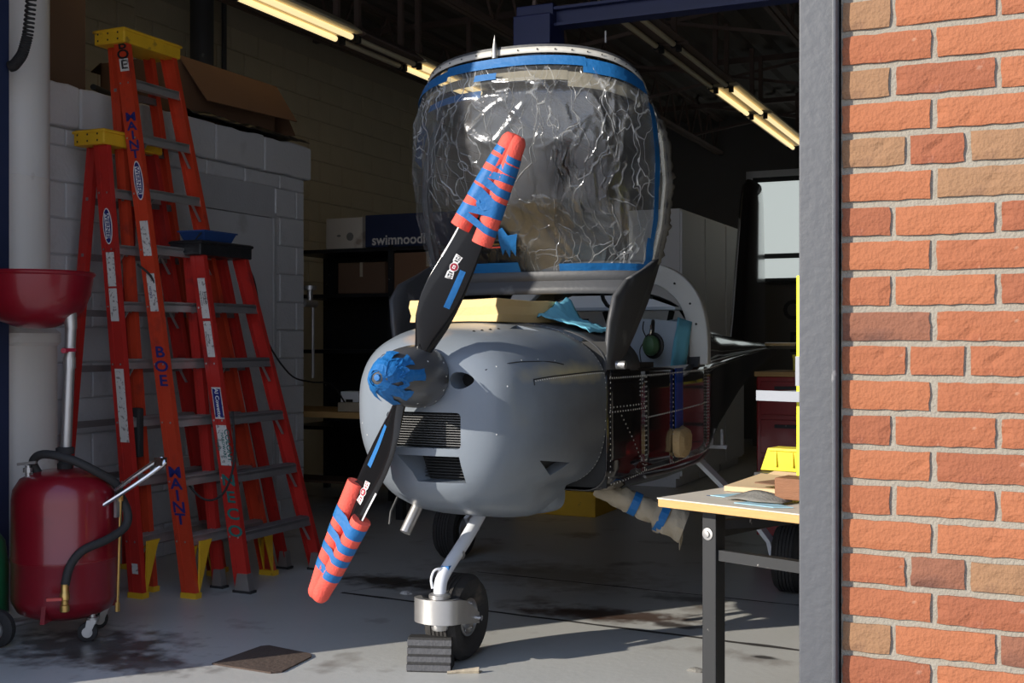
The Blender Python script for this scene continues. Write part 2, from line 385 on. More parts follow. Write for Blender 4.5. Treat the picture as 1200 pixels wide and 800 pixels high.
def joint(pts, wid, name='floor_joint'):
    mb = MB(); rows = []
    n = 60
    for i in range(n + 1):
        t = i / n; a, b = Vector(pts[0]), Vector(pts[1]); p = a.lerp(b, t)
        k = wid * (.55 + .9 * noise.noise((p.x * 3.1, p.y, 3)) ** 2 + .5 * abs(noise.noise((p.x * 9, p.y, 8))))
        off = .006 * noise.noise((p.x * 5, 2, 1))
        rows.append([(p.x, p.y - k / 2 + off, .0015), (p.x, p.y + k / 2 + off, .0015)])
    mb.grid(rows); o = mb.build(name, M['dark_joint'], floor); return o
joint([(-3.40, 5.30), (.4, 5.02)], .042)
joint([(-3.0, 6.10), (2.6, 5.78)], .020)
joint([(-3.40, 5.30), (-3.0, 6.1)], .012)

# right front wall: mortar body with single bricks, then plain brick beyond the frame
wfr = struct(MB().b2((UB, V0 + .009, 0), (4.6, V1, ZC + .35)), 'wall_front_right', M['mortar'])
CP, LEN, MJ = .0805, .2245, .0155             # course pitch, stretcher pitch, joint
def brick_mesh(L, seed):
    rr = random.Random(seed); mb = MB(); h = CP - MJ
    nx, nz = max(4, int(L / .022)), 4
    rows = []
    for k in range(nz + 1):
        row = []
        for i in range(nx + 1):
            x = -L / 2 + L * i / nx; z = -h / 2 + h * k / nz; y = rr.uniform(-.0012, .0012)
            if i in (0, nx): x += rr.uniform(-.002, .002); y += .0022
            if k in (0, nz): z += rr.uniform(-.0016, .0016); y += .0022
            if rr.random() < .02: y += .004
            row.append((x, y, z))
        rows.append(row)
    mb.grid(rows)
    # edges run back into the mortar
    n = nx + 1
    rim = [rows[0][i] for i in range(n)] + [rows[k][nx] for k in range(1, nz + 1)] + [rows[nz][i] for i in range(nx - 1, -1, -1)] + [rows[k][0] for k in range(nz - 1, 0, -1)]
    mb.loft([rim, [(x, .05, z) for x, y, z in rim]], True, False)
    return mb
bm_cache = {}
def brick(u0, u1, zc, shade, seed):
    key = (round(u1 - u0, 3), shade, seed % 5)
    if key not in bm_cache: bm_cache[key] = brick_mesh(u1 - u0, seed % 5 * 31 + 3).mesh('brick', BR[shade])
    piece('brick', bm_cache[key], wfr, ((u0 + u1) / 2, V0, zc))
known = {(0, 0): 2, (2, 0): 2, (4, 0): 2, (4, 1): 1, (4, 2): 2, (5, 1): 2, (9, 0): 3, (9, 1): 0, (12, 0): 1, (16, 1): 3, (16, 2): 2, (18, 0): 2, (8, 0): 0,
         (10, 1): 0, (6, 0): 1, (6, 2): 1, (8, 2): 1, (18, 2): 3, (17, 1): 1, (11, 0): 4, (13, 0): 4, (14, 1): 4, (15, 1): 4, (7, 1): 0, (3, 0): 4, (16, 0): 0}
UMAX = .62
for r in range(-4, 27):
    zc = 1.32 + (9.45 - r) * CP
    if zc < .03: continue
    md = r % 6
    x = UB + .004
    lens = []
    if md == 4: lens = [LEN * .68] + [LEN * .575] * 12
    elif md % 2: lens = [LEN * .985 - .012] + [LEN] * 8
    else: lens = [LEN * .535] + [LEN] * 8
    for j, L in enumerate(lens):
        if x > UMAX: break
        sh = known.get((r, j))
        if sh is None: sh = R.choice([0, 0, 0, 4, 4, 0, 1, 0, 4, 4] if md != 4 else [0, 1, 0, 4, 0])
        brick(x, x + L - MJ * R.uniform(.85, 1.1), zc + R.uniform(-.0015, .0015), sh, R.randrange(100))
        x += L
def plain_brick():
    m = pm('plain_brick', (.5, .16, .06), .9); nt = m.node_tree; N, L = nt.nodes, nt.links
    b = N.new('ShaderNodeTexBrick'); t = N.new('ShaderNodeTexCoord'); mp = N.new('ShaderNodeMapping')
    mp.inputs['Rotation'].default_value = (PI / 2, 0, 0); L.new(t.outputs['Object'], mp.inputs[0]); L.new(mp.outputs[0], b.inputs['Vector'])
    b.inputs['Color1'].default_value = (.5, .16, .06, 1); b.inputs['Color2'].default_value = (.4, .13, .06, 1); b.inputs['Mortar'].default_value = (.5, .46, .4, 1)
    b.inputs['Scale'].default_value = 1; b.inputs['Brick Width'].default_value = LEN; b.inputs['Row Height'].default_value = CP; b.inputs['Mortar Size'].default_value = MJ / 2
    L.new(b.outputs[0], N['Principled BSDF'].inputs['Base Color']); return m
M['plain_brick'] = plain_brick()
struct(MB().b2((UMAX + .27, V0 - .002, 0), (4.6, V0 + .02, ZC + .35)).b2((UB, V0 - .002, 2.76), (UMAX + .27, V0 + .02, ZC + .35)), 'brick_face', M['plain_brick'], wfr)
# steel jamb: face, thin edge return and its gap
jb = MB().b2((-.5445, V0 - .022, 0), (UB - .010, V1 - .02, 4.05)).b2((UB - .016, V0 - .034, 0), (UB - .005, V0 + .02, 4.05))
struct(jb, 'trim_1', M['steel_grey'], bevel=.004)
struct(MB().b2((-9, V0, 0), (UJ, V1, ZC + .35)), 'wall_front_left', M['plain_brick'])
struct(MB().b2((UJ, V0, 4.05), (UB, V1, ZC + .35)), 'wall_front_header', M['plain_brick'])
# other walls, ceiling
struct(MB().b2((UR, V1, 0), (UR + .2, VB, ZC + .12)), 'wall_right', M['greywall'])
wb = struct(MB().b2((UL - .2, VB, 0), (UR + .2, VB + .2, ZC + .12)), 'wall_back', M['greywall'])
wl = struct(MB().b2((UL - .2, V1, 0), (UL - .012, VB, ZC + .12)), 'wall_left', M['yjoint'])
bl_me = {}
def block(par, kind, v0, v1, z0, z1, uface, g=.004):
    key = (kind, round(v1 - v0, 3), round(z1 - z0, 3))
    if key not in bl_me:
        a, b, c = .03, v1 - v0 - g * 2, z1 - z0 - g * 2; e = .006
        mb = MB(); f = [(0, -b / 2 + e, -c / 2 + e), (0, b / 2 - e, -c / 2 + e), (0, b / 2 - e, c / 2 - e), (0, -b / 2 + e, c / 2 - e)]
        m_ = [(-e, y / abs(y) * b / 2, z / abs(z) * c / 2) for _, y, z in f]; bk = [(-a, y, z) for _, y, z in m_]
        mb.loft([bk, m_, f], True, True); bl_me[key] = mb.mesh('wall_block', M[kind])
    piece('wall_block', bl_me[key], par, (uface, (v0 + v1) / 2, (z0 + z1) / 2))
def courses(par, kind, v0, v1, z0, z1, uface, bw=.4, bh=.2, skip=None):
    k = 0; z = z0
    while z < z1 - .02:
        zt = min(z + bh, z1); x = v0 - (bw / 2 if k % 2 else 0)
        while x < v1 - .01:
            a, b = max(x, v0), min(x + bw, v1)
            if b - a > .03 and not (skip and a < skip[1] and b > skip[0] and z < skip[2]):
                block(par, kind, a, b, z, zt, uface)
            elif skip and b - a > .03 and z < skip[2]:                 # cut blocks beside the door
                if a < skip[0] - .04: block(par, kind, a, skip[0], z, zt, uface)
                if b > skip[1] + .04: block(par, kind, skip[1], b, z, zt, uface)
            x += bw
        z += bh; k += 1
courses(wl, 'yblock', 7.3, 13.7, 1.9, 4.1, UL)
courses(wl, 'yblock', 4.5, 7.3, 2.76, 4.16, UL)
# block closet along the left wall
UC = -4.97
wc = struct(MB().b2((UL, 4.55, 0), (UC - .012, 7.25, 2.52)), 'wall_closet', M['block_joint'])
courses(wc, 'block', 4.55, 7.25, .0, 2.5, UC, skip=(6.08, 6.90, 2.22))
for i, (a, b) in enumerate([(4.55, 5.02), (5.02, 5.63), (5.63, 6.2), (6.2, 6.72), (6.72, 7.29)]):
    mb = MB(); rr = random.Random(i)
    n = 7; top, bot = [], []
    for k in range(n):
        t = a + .003 + (b - a - .006) * k / (n - 1); top.append((t, 2.735 + rr.uniform(-.008, .006))); bot.append((t, 2.50 + rr.uniform(-.004, .006)))
    poly = [(UC + .038, y, z) for y, z in bot] + [(UC + .038, y, z) for y, z in reversed(top)]
    mb.prism(poly, (-1.66, 0, 0)); mb.build('cap_block', M['block'], wc, bevel=.012)
dr = struct(MB().b2((UC - .03, 6.12, .02), (UC + .004, 6.86, 2.18)), 'door_1', M['block'], bevel=.003)
MB().b2((UC - .01, 6.085, 0), (UC + .012, 6.115, 2.22)).b2((UC - .01, 6.865, 0), (UC + .012, 6.895, 2.22)).b2((UC - .01, 6.085, 2.185), (UC + .012, 6.895, 2.22)).build('door_frame', M['block_joint'], dr)
MB().lathe([(.012, 0), (.012, .03), (.026, .036), (.03, .05), (.022, .066), (.001, .07)], (UC, 6.80, 1.07), (1, 0, 0), 16).build('door_knob', M['brass'], dr, smooth=True)

# ceiling: ribbed deck, open web joists, purlins
mb = MB(); rows = []
x = UL - .2; k = 0
prof = []
while x < UR + .2:
    prof += [(x, ZC), (x + .09, ZC), (x + .12, ZC + .05), (x + .21, ZC + .05)]; x += .24
mb.grid([[(a, V0, b) for a, b in prof], [(a, VB + .2, b) for a, b in prof]])
mb.b2((UL - .2, V0, ZC + .06), (UR + .2, VB + .2, ZC + .25))
ceil = struct(mb, 'ceiling', M['deck'])
def joist(u, va=3.2, vb=15.8):
    m = MB(); zt, zb = ZC - .03, ZC - .48
    for dz in (zt, zb):
        m.b2((u - .045, va, dz - .02), (u - .008, vb, dz + .02)); m.b2((u + .008, va, dz - .02), (u + .045, vb, dz + .02))
    n = int((vb - va) / .55); st = (vb - va) / n
    for i in range(n):
        a = va + i * st
        m.beam((u, a, zt), (u, a + st / 2, zb), .02, .02); m.beam((u, a + st / 2, zb), (u, a + st, zt), .02, .02)
    m.build('joist', M['joist'], ceil)
for u in (-5.6, -4.1, -1.95, -.4, 1.4): joist(u)
for v in (5.2, 7.4, 9.8, 12.4, 14.6):
    MB().b2((UL, v - .03, ZC - .10), (UR, v + .03, ZC - .04)).build('bridging_bar', M['joist'], ceil)
for i in range(5):
    v = 5.2 + i * 2.3; MB().beam((-4.1, v, ZC - .46), (-1.95, v + .25, ZC - .08), .03, .03).beam((-4.1, v, ZC - .08), (-1.95, v + .25, ZC - .46), .03, .03).build('cross_brace', M['joist'], ceil)

# back wall: glazed door strip with daylight behind, dark wall signs
wd = struct(MB().b2((-3.72, VB - .05, 2.12), (-1.4, VB - .01, 3.56)), 'window_1', M['dk'])
for a, b in [(2.50, 3.46), (2.17, 2.43)]:
    struct(MB().b2((-3.62, VB - .075, a), (-1.5, VB - .052, b)), 'pane', M['pane'], wd)
struct(MB().b2((-3.78, VB - .06, 2.06), (-3.69, VB - .005, 3.62)).b2((-3.78, VB - .06, 3.53), (-1.4, VB - .005, 3.62)), 'window_frame', M['locker'], wd)

# round white column at the left, its collar, and a dark steel post in front of it
uc, vc = -4.72, 4.30
col = MB().lathe([(.245, 0), (.245, 1.30), (.262, 1.315), (.262, 1.36), (.235, 1.385), (.213, 1.40), (.21, 2.12), (.2125, 2.125), (.21, 2.13), (.21, ZC)], (uc, vc, 0), n=40)
struct(col, 'trim_2', M['white_col'], smooth=True)
struct(MB().cyl((-6.35, 7.8, 0), (-6.35, 7.8, ZC), .095, n=24), 'trim_3', M['steel_grey'], smooth=True)
struct(MB().b2((-6.585, 8.35, 2.2), (-6.56, 8.39, ZC)).b2((-6.585, 6.35, 2.74), (-6.56, 6.39, ZC)), 'trim_4', M['steel_grey'])

# ================================================================== ceiling lights
def light_fixture(u, va, vb, lit, label):
    t = thing('ceiling_light', label, 'light', u, va, 3.6, group='strip lights under the roof')
    L = vb - va
    h = MB().prism([(-.15, 0, .02), (.15, 0, .02), (.15, 0, .035), (.05, 0, .11), (-.05, 0, .11), (-.15, 0, .035)], (0, L, 0))
    h.build('housing', M['lamp_body'] if lit else M['joist'], t)
    for y in (.1, L - .14): MB().b2((-.02, y, .1), (.02, y + .04, .62)).build('hanger', M['joist'], t)
    for s in (-1, 1):
        MB().cyl((s * .07, .03, -.004), (s * .07, L - .03, -.004), .021, n=12).build('tube', M['tube'] if lit else M['lamp_body'], t, smooth=True)
        for y in (0, L - .03): MB().b2((s * .07 - .02, y, -.03), (s * .07 + .02, y + .03, .03)).build('socket', M['dk'], t)
light_fixture(-4.84, 5.1, 6.3, True, 'lit strip light over the block closet, nearest in the left row')
light_fixture(-4.84, 6.35, 7.6, True, 'lit strip light whose far end shows beside the upper left wall')
light_fixture(-4.84, 7.65, 8.55, False, 'dark unlit strip light between the lit ones of the left row')
light_fixture(-4.84, 8.6, 9.8, True, 'lit strip light whose tip vanishes behind the canopy top')
light_fixture(-2.71, 6.0, 7.3, False, 'unlit brown strip light at the near end of the right row')
light_fixture(-2.71, 7.4, 8.8, False, 'unlit brown strip light second from the near end of the right row')
light_fixture(-2.71, 8.9, 10.4, False, 'unlit brown strip light just before the lit ones on the right')
light_fixture(-2.71, 10.55, 11.8, True, 'lit strip light nearer of the two lit ones above the tail')
light_fixture(-2.71, 11.95, 14.1, True, 'lit strip light farther of the two lit ones above the tail')

# ================================================================== step ladders
def rail(mb, p0, p1, side, w_, d_=.034, th=.006):
    """fibreglass channel: web facing outwards (side = -1 left), two flanges turned inwards"""
    p0, p1 = Vector(p0), Vector(p1)
    for (x0, x1, y0, y1) in [(-w_ / 2, w_ / 2, 0, th), (-w_ / 2, -w_ / 2 + th, th, d_), (w_ / 2 - th, w_ / 2, th, d_), (-w_ / 6 - .003, -w_ / 6 + .003, -.003, 0)]:
        q = []
        for p in (p0, p1):
            q += [p + Vector((x, -side * y if side > 0 else y, 0)) for x, y in ((x0, y0), (x1, y0), (x1, y1), (x0, y1))]
        mb.add(q, [(0, 3, 2, 1), (4, 5, 6, 7), (0, 1, 5, 4), (1, 2, 6, 5), (2, 3, 7, 6), (3, 0, 4, 7)])
def ladder(name, label, u, v, H, du, dur, wb_, wt, nst, mat, capmat, boot, rear_w=.06, step_mat='alu', vin=.0):
    t = thing(name, label, 'ladder', u, v, 0)
    ins = (wb_ - wt) / 2
    fl, fr = [(0, 0, 0), (du, ins, H - .05)], [(0, wb_, 0), (du, ins + wt, H - .05)]
    rl, rr_ = [(dur, .045, 0), (du - .10, ins + .045, H - .05)], [(dur, wb_ - .045, 0), (du - .10, ins + wt - .045, H - .05)]
    P = lambda a, z: Vector(a[0]).lerp(Vector(a[1]), z / (H - .05))
    rails = []
    for a, s, wdt, nm in ((fl, -1, .092, 'front_rail'), (fr, 1, .092, 'front_rail'), (rl, -1, rear_w, 'rear_rail'), (rr_, 1, rear_w, 'rear_rail')):
        m = MB(); rail(m, a[0], a[1], s, wdt); rails.append(m.build(nm, mat, t))
    for k in range(1, nst + 1):
        z = .305 * k
        a, b = P(fl, z), P(fr, z)
        m = MB().b2((a.x - .045, a.y + .01, z - .012), (a.x + .045, b.y - .01, z + .004)).b2((a.x + .035, a.y + .01, z - .045), (a.x + .045, b.y - .01, z)).b2((a.x - .045, a.y + .01, z - .03), (a.x - .039, b.y - .01, z))
        for q in range(4): m.b2((a.x - .03 + q * .018, a.y + .012, z + .004), (a.x - .024 + q * .018, b.y - .012, z + .008))
        m.build('step', M[step_mat], t)
        m = MB()
        for e, s in ((a, 1), (b, -1)):
            m.beam((e.x + .03, e.y + s * .015, z - .13), (e.x + .03, e.y + s * .10, z - .02), .016, .004)
        if k in (1, nst - 1, nst - 2, nst - 3): stuff(m.build('step_braces', M['alu'], t))
    m = MB()
    for k in range(1, nst + 1):
        z = .305 * k - .05; a, b = P(rl, z), P(rr_, z)
        MB().b2((a.x - .012, a.y, z - .018), (a.x + .012, b.y, z + .018)).build('rear_brace', M['alu_dark'], t)
    0
    # cap with holes and raised edge
    c = MB().b2((du - .155, ins - .03, H - .085), (du + .06, ins + wt + .03, H)).b2((du - .165, ins - .036, H - .022), (du + .07, ins + wt + .036, H - .004))
    cap = c.build('top_cap', capmat, t, bevel=.008)
    m = MB()
    for q in range(3):
        for zz in (H - .03, H - .065): ellipse_on(m, (du - .12 + q * .07, ins - .0375, zz), (1, 0, 0), (0, 0, 1), .006, .006, 8)
    stuff(m.build('bolt_heads', M['black_ink'], cap))
    if boot == 'yellow':
        for a, wdt in ((fl, .10), (fr, .10), (rl, .07), (rr_, .07)):
            p = Vector(a[0]); m = MB().b2((p.x - wdt / 2, p.y - .008 if a in (fl, rl) else p.y - .04, 0), (p.x + wdt / 2, p.y + .04 if a in (fl, rl) else p.y + .008, .028)); m.build('boot', M['cap_y'], t)
        for a, s in ((fl, 1), (fr, -1)):
            p = Vector(a[0]); MB().prism([(p.x + .03, p.y + s * .03, .01), (p.x + .03, p.y + s * .04, .29), (p.x + .03, p.y + s * .135, .29), (p.x + .03, p.y + s * .115, .26)], (.012, 0, 0)).prism([(p.x - .03, p.y + s * .03, .03), (p.x - .03, p.y + s * .035, .2), (p.x - .03, p.y + s * .10, .28)], (.01, 0, 0)).build('knee_brace', M['cap_y'], t)
    else:
        for a, wdt in ((fl, .096), (fr, .096), (rl, .064), (rr_, .064)):
            p = Vector(a[0]); y0 = p.y - .006 if a in (fl, rl) else p.y - .04
            MB().prism([(p.x - wdt / 2, y0, .012), (p.x + wdt / 2, y0, .012), (p.x + wdt / 3, y0, .10), (p.x - wdt / 3, y0, .10)], (0, .046, 0)).build('shoe', M['zinc'], t)
            MB().b2((p.x - wdt / 2 - .01, y0 - .004, 0), (p.x + wdt / 2 + .01, y0 + .05, .013)).build('shoe_pad', M['rubber'], t)
    m = MB()
    for k in range(1, nst + 1):
        z = .305 * k; p = P(fl, z)
        for dx in (-.03, .03): ellipse_on(m, (p.x + dx * .9, p.y - .0045, z - .02), (1, 0, 0), (0, 0, 1), .006, .006, 8)
    stuff(m.build('rivets', M['zinc'], rails[0]))
    up = (Vector(fl[1]) - Vector(fl[0])).normalized()
    def at(z, dx=0, off=.0042):
        p = P(fl, z); return Vector((p.x + dx, p.y - off, z))
    def stack(s, z0, dz, size, ink):
        m = MB()
        for i, ch in enumerate(s): text_on(m, ch, size, at(z0 - i * dz, .012), (1, 0, 0), up, 1.4)
        m.build('lettering', M[ink], rails[0])
    def label_(z0, z1, wd_=.055, mat='white_lab', dx=.012, txt=None, ink='black_ink', size=.03, off=.0042):
        m = MB(); quad_on(m, at((z0 + z1) / 2, dx, off), (1, 0, 0), up, wd_, abs(z1 - z0)); o = m.build('sticker', M[mat], rails[0])
        if txt:
            m = MB()
            n = len(txt)
            for i, l in enumerate(txt):
                text_on(m, l, size if i == 0 else size * .6, at((z0 + z1) / 2, dx + (.5 * (n - 1) - i) * size * .75, off + .001), -up, (1, 0, 0))
            m.build('lettering', M[ink], rails[0])
    def oval(z0, z1):
        m = MB(); ellipse_on(m, at((z0 + z1) / 2, .012), up, (1, 0, 0), (z0 - z1) / 2, .032); m.build('sticker', M['white_ink'], rails[0])
        m = MB(); ellipse_on(m, at((z0 + z1) / 2, .012, .005), up, (1, 0, 0), (z0 - z1) / 2 * .93, .026); m.build('sticker_field', M['blue_ink'], rails[0])
        m = MB(); quad_on(m, at((z0 + z1) / 2, .012, .0056), up, (1, 0, 0), (z0 - z1) * .70, .033); m.build('sticker_band', M['white_ink'], rails[0])
        m = MB(); text_on(m, 'WERNER', .036, at((z0 + z1) / 2, .012, .0062), -up, (1, 0, 0), 1.05); m.build('lettering', M['blue_ink'], rails[0])
    return t, stack, label_, oval, rails

ZA = lambda y: 3.0 * (700 - y) / 668
t, stack, lab, oval, _ = ladder('step_ladder', 'tallest orange step ladder with a yellow top cap leaning towards the closet', -4.04, 4.86, 3.03, -.60, -.30, .70, .40, 9, M['fib'], M['cap_y'], 'yellow')
stack('BO', ZA(46), .055, .075, 'black_ink'); lab(ZA(63), ZA(79), .062, 'white_lab', .012); stack('E', ZA(71), .05, .07, 'black_ink')
stack('MAINT', ZA(136), .051, .068, 'blue_ink'); oval(ZA(189), ZA(238)); lab(ZA(262), ZA(305)); lab(ZA(325), ZA(371), txt=['', 'NOTICE'], ink='blue_ink')
stack('BOE', ZA(419), .075, .082, 'blue_ink'); stack('MAINT', ZA(558), .060, .080, 'blue_ink')
ZB = lambda y: 2.42 * (700 - y) / 550
t, stack, lab, oval, _ = ladder('step_ladder', 'red step ladder with yellow cap standing behind the tallest one, by the white column', -4.29, 4.75, 2.46, -.37, -.60, .66, .40, 7, M['fib2'], M['cap_y'], 'yellow')
oval(ZB(238), ZB(283)); lab(ZB(292), ZB(334)); lab(ZB(336), ZB(376)); lab(ZB(432), ZB(520), .06); lab(ZB(660), ZB(672), .04)
ZD = lambda y: 1.86 * (695 - y) / 415
t, stack, lab, oval, _ = ladder('step_ladder', 'shortest red step ladder with black cap in front of the closet door', -3.87, 5.08, 1.88, -.44, -.20, .72, .40, 5, M['fib2'], M['bag'], 'shoe', step_mat='alu_dark')
lab(ZD(322), ZD(373), .05, txt=['DANGER', 'read before use', 'keep body centred'], size=.018); lab(ZD(375), ZD(420), .05, txt=['', 'CAUTION', 'do not overreach'], size=.02)
lab(ZD(455), ZD(494), .062, 'white_lab'); lab(ZD(457), ZD(492), .052, 'blue_ink', txt=['Al Cowette'], ink='white_ink', size=.034, off=.005)
lab(ZD(500), ZD(549), .068, txt=['COLONY', 'HARDWARE', 'supply'], ink='green_ink', size=.042); stack('NECO', ZD(566), .088, .085, 'green_ink')
# things on the short ladder's cap
tr = thing('tray', 'shallow dark blue tray lying on the black cap of the shortest ladder', 'tray', -4.37, 5.42, 1.882)
MB().loft([[(x * a, y * a * 1.55, z) for x, y in ((-.09, -.09), (.09, -.09), (.09, .09), (-.09, .09))] for a, z in ((.82, 0), (1, .05), (1.06, .05), (1.06, .058), (.97, .058), (.80, .008))], True, True).build('tray_body', M['blue_tray'], tr)
MB().tube([(.05, -.1, .055), (.07, -.16, .03), (.06, -.2, -.02)], .004, 6, smooth=4).build('tie', M['rubber'], tr, smooth=True)

# ================================================================== oil drain on its tank
td = thing('oil_drain', 'dark red wheeled oil drain with a wide bowl on a steel pole', 'oil drain', -4.02, 4.0, 0)
tk = MB().lathe([(.05, .10), (.15, .105), (.20, .13), (.222, .17), (.226, .19), (.226, .345), (.229, .35), (.229, .37), (.226, .375), (.226, .62), (.219, .665), (.19, .712), (.13, .742), (.05, .752), (.001, .753)], n=48)
tank = tk.build('tank', M['tank'], td, smooth=True)
MB().lathe([(.228, 0), (.2305, .003), (.2305, .009), (.228, .012)], (0, 0, .354), n=48, cap=False).build('weld_ring', M['tank'], tank, smooth=True)
pole = MB().cyl((0, 0, .75), (.035, .0, 1.40), .024, n=18).build('pole', M['zinc'], td, smooth=True)
MB().lathe([(.030, 0), (.034, .004), (.034, .03), (.027, .036), (.027, .07), (.04, .074), (.04, .10), (.03, .104)], (0, 0, .745), n=18).build('collar', M['rubber'], pole, smooth=True)
MB().lathe([(.027, 0), (.027, .05)], (.026, 0, 1.20), n=16).build('pole_clip', M['zinc'], pole)
MB().b2((.04, -.05, 1.275), (.10, -.035, 1.29)).cyl((.03, -.02, 1.28), (.05, -.06, 1.28), .012, n=10).build('valve_lever', M['red_ink'], pole)
bw = MB().lathe([(.02, 0), (.08, .008), (.15, .035), (.205, .085), (.232, .15), (.246, .235), (.253, .240), (.257, .248), (.251, .256), (.237, .25), (.222, .15), (.195, .095), (.14, .05), (.06, .022), (.001, .02)], (-.125, -.05, 1.375), n=56)
MBt = bw.build('bowl', M['tank'], td, smooth=True)
MB().cyl((.035, 0, 1.375), (.03, -.004, 1.47), .026, .03, n=16).build('bowl_neck', M['zinc'], td, smooth=True)
# hoses, valve, tubes
E = lambda p, q, z: Vector((.91 * p + .4147 * q, .4147 * p - .91 * q, z))
MB().tube([E(-.10, .05, .735), E(-.115, .07, .79), E(-.06, .10, .825), (E(.06, .13, .81)), E(.16, .11, .76), E(.235, .03, .69), E(.245, .0, .63)], .019, 12, smooth=6).build('hose', M['rubber'], td, smooth=True)
MB().tube([E(.245, -.01, .63), E(.285, .02, .56), E(.285, .05, .50), E(.23, .12, .455), E(.15, .19, .42), E(.105, .22, .36), E(.09, .24, .28)], .019, 12, smooth=6).build('hose', M['rubber'], td, smooth=True)
dv = E(.09, .243, 0)
MB().lathe([(.014, 0), (.02, .004), (.02, .03), (.015, .034), (.015, .05), (.021, .054), (.021, .08), (.017, .085), (.017, .12)], dv + Vector((0, 0, .165)), n=14).cyl(dv + Vector((0, 0, .18)), E(.075, .20, .18), .016, n=12).build('drain_valve', M['brass'], td, smooth=True)
MB().beam(dv + Vector((.005, -.02, .225)), E(.025, .275, .225), .018, .012).build('valve_lever', M['lever'], td)
MB().cyl(E(-.13, .09, .72), E(-.13, .09, .775), .012, n=10).beam(E(-.175, .09, .78), E(-.09, .1, .79), .014, .012).lathe([(.02, 0), (.02, .02)], E(-.13, .09, .745), n=10).build('air_valve', M['zinc'], td)
MB().tube([E(.24, .045, .66), E(.34, .05, .735), E(.44, .06, .80), E(.458, .06, .795), E(.455, .07, .775), E(.34, .085, .69), E(.20, .09, .60)], .0095, 8, smooth=3).b2(E(.445, .06, .79) - Vector((.02, .02, .018)), E(.445, .06, .79) + Vector((.02, .02, .018))).build('lift_handle', M['chrome'], td, smooth=True)
MB().cyl(E(.245, .03, .14), E(.258, .03, .62), .006, n=8).lathe([(.012, 0), (.012, .03)], E(.258, .03, .61), n=8).lathe([(.011, 0), (.011, .04)], E(.244, .03, .12), n=8).build('dip_tube', M['brass'], td)
MB().b2(E(.235, .05, .54), E(.235, .05, .54) + Vector((.014, .02, .10))).build('tube_clip', M['zinc'], td)
MB().b2((-.201, -.115, .48), (-.191, -.095, .56)).build('sight_label', M['white_lab'], tank)
fg = MB()
for a in (-70, 62, 170):
    c, s = math.cos(math.radians(a)), math.sin(math.radians(a)); fg.prism([(.14 * c, .14 * s, .11), (.24 * c, .24 * s, .11), (.21 * c, .21 * s, .25)], (.02 * -s, .02 * c, 0))
fg.build('foot_bracket', M['tank'], td)
def caster(x, y, rz, r=.042):
    q = Matrix.Rotation(rz, 3, 'Z'); c = Vector((x, y, 0))
    a = q @ Vector((1, 0, 0))
    wv = MB().lathe([(.012, -.014), (r * .8, -.014), (r, -.009), (r, .009), (r * .8, .014), (.012, .014)], c + Vector((0, 0, r)) + q @ Vector((0, -.02, 0)), a, 22).build('caster_wheel', M['rubber'], td, smooth=True)
    MB().lathe([(r * .55, -.016), (r * .55, .016)], c + Vector((0, 0, r)) + q @ Vector((0, -.02, 0)), a, 16).build('wheel_hub', M['zinc'], wv)
    m = MB()
    for s in (-1, 1): m.prism([c + q @ Vector((s * .022, -.032, r - .01)), c + q @ Vector((s * .022, -.008, r - .01)), c + q @ Vector((s * .022, .022, r + .055)), c + q @ Vector((s * .022, -.02, r + .055))], q @ Vector((.003, 0, 0)))
    m.lathe([(.026, 0), (.026, .012), (.012, .014), (.012, .03)], c + Vector((0, 0, r + .052)), n=16); m.build('caster_fork', M['zinc'], td)
caster(.17, -.01, -1.0); caster(.03, .2, -.4)
for (x, y) in ((-.125, -.265),):
    wv = MB().lathe([(.03, -.022), (.070, -.022), (.082, -.014), (.082, .014), (.070, .022), (.03, .022)], (x, y, .082), (.25, -.97, 0), 30).build('wheel', M['rubber'], td, smooth=True)
    MB().lathe([(.045, -.024), (.04, -.02), (.012, -.02), (.012, .03), (.036, .024), (.045, .024)], (x, y, .082), (.25, -.97, 0), 20).build('wheel_hub', M['zinc'], wv)
MB().cyl((-.12, -.24, .082), (-.05, .02, .095), .012, n=8).build('axle', M['zinc'], td)

# green container half out of frame behind the drain, by the column
gt = thing('green_container', 'green plastic container at the left edge behind the red oil drain', 'container', -4.42, 3.83, 0)
MB().lathe([(.14, 0), (.16, .02), (.165, .30), (.15, .42), (.08, .52), (.035, .55), (.035, .60), (.001, .60)], n=28).build('container_body', M['green'], gt, smooth=True)
MB().lathe([(.042, 0), (.042, .04), (.001, .042)], (0, 0, .598), n=16).build('cap', M['black_st'], gt)

# dark post and coil cord
single(MB().b2((-.03, -.03, 0), (.03, .03, 4.3)), 'steel_post', M['navy'], 'narrow dark blue steel post at the left edge before the white column', 'post', -4.482, 4.055, 0, bevel=.004)
pts = []
ctrl = [Vector(p) for p in ((-4.335, 4.12, 3.4), (-4.345, 4.118, 2.95), (-4.36, 4.11, 2.757), (-4.385, 4.10, 2.66), (-4.42, 4.085, 2.612), (-4.44, 4.075, 2.605))]
path = []
for i in range(len(ctrl) - 1):
    for k in range(10):
        path.append(ctrl[i].lerp(ctrl[i + 1], k / 10))
path.append(ctrl[-1])
for _ in range(6): path = [path[0]] + [(path[i - 1] + path[i] * 2 + path[i + 1]) / 4 for i in range(1, len(path) - 1)] + [path[-1]]
o_ = ctrl[0]
turns = 46; n = turns * 9
for i in range(n):
    t_ = i / n * (len(path) - 1); k = int(t_); p = path[k].lerp(path[k + 1], t_ - k); d = (path[k + 1] - path[k]).normalized()
    a = d.cross(Vector((.3, 1, 0))).normalized(); b = d.cross(a)
    pts.append(p - o_ + a * .021 * math.cos(i / 9 * 2 * PI) + b * .021 * math.sin(i / 9 * 2 * PI))
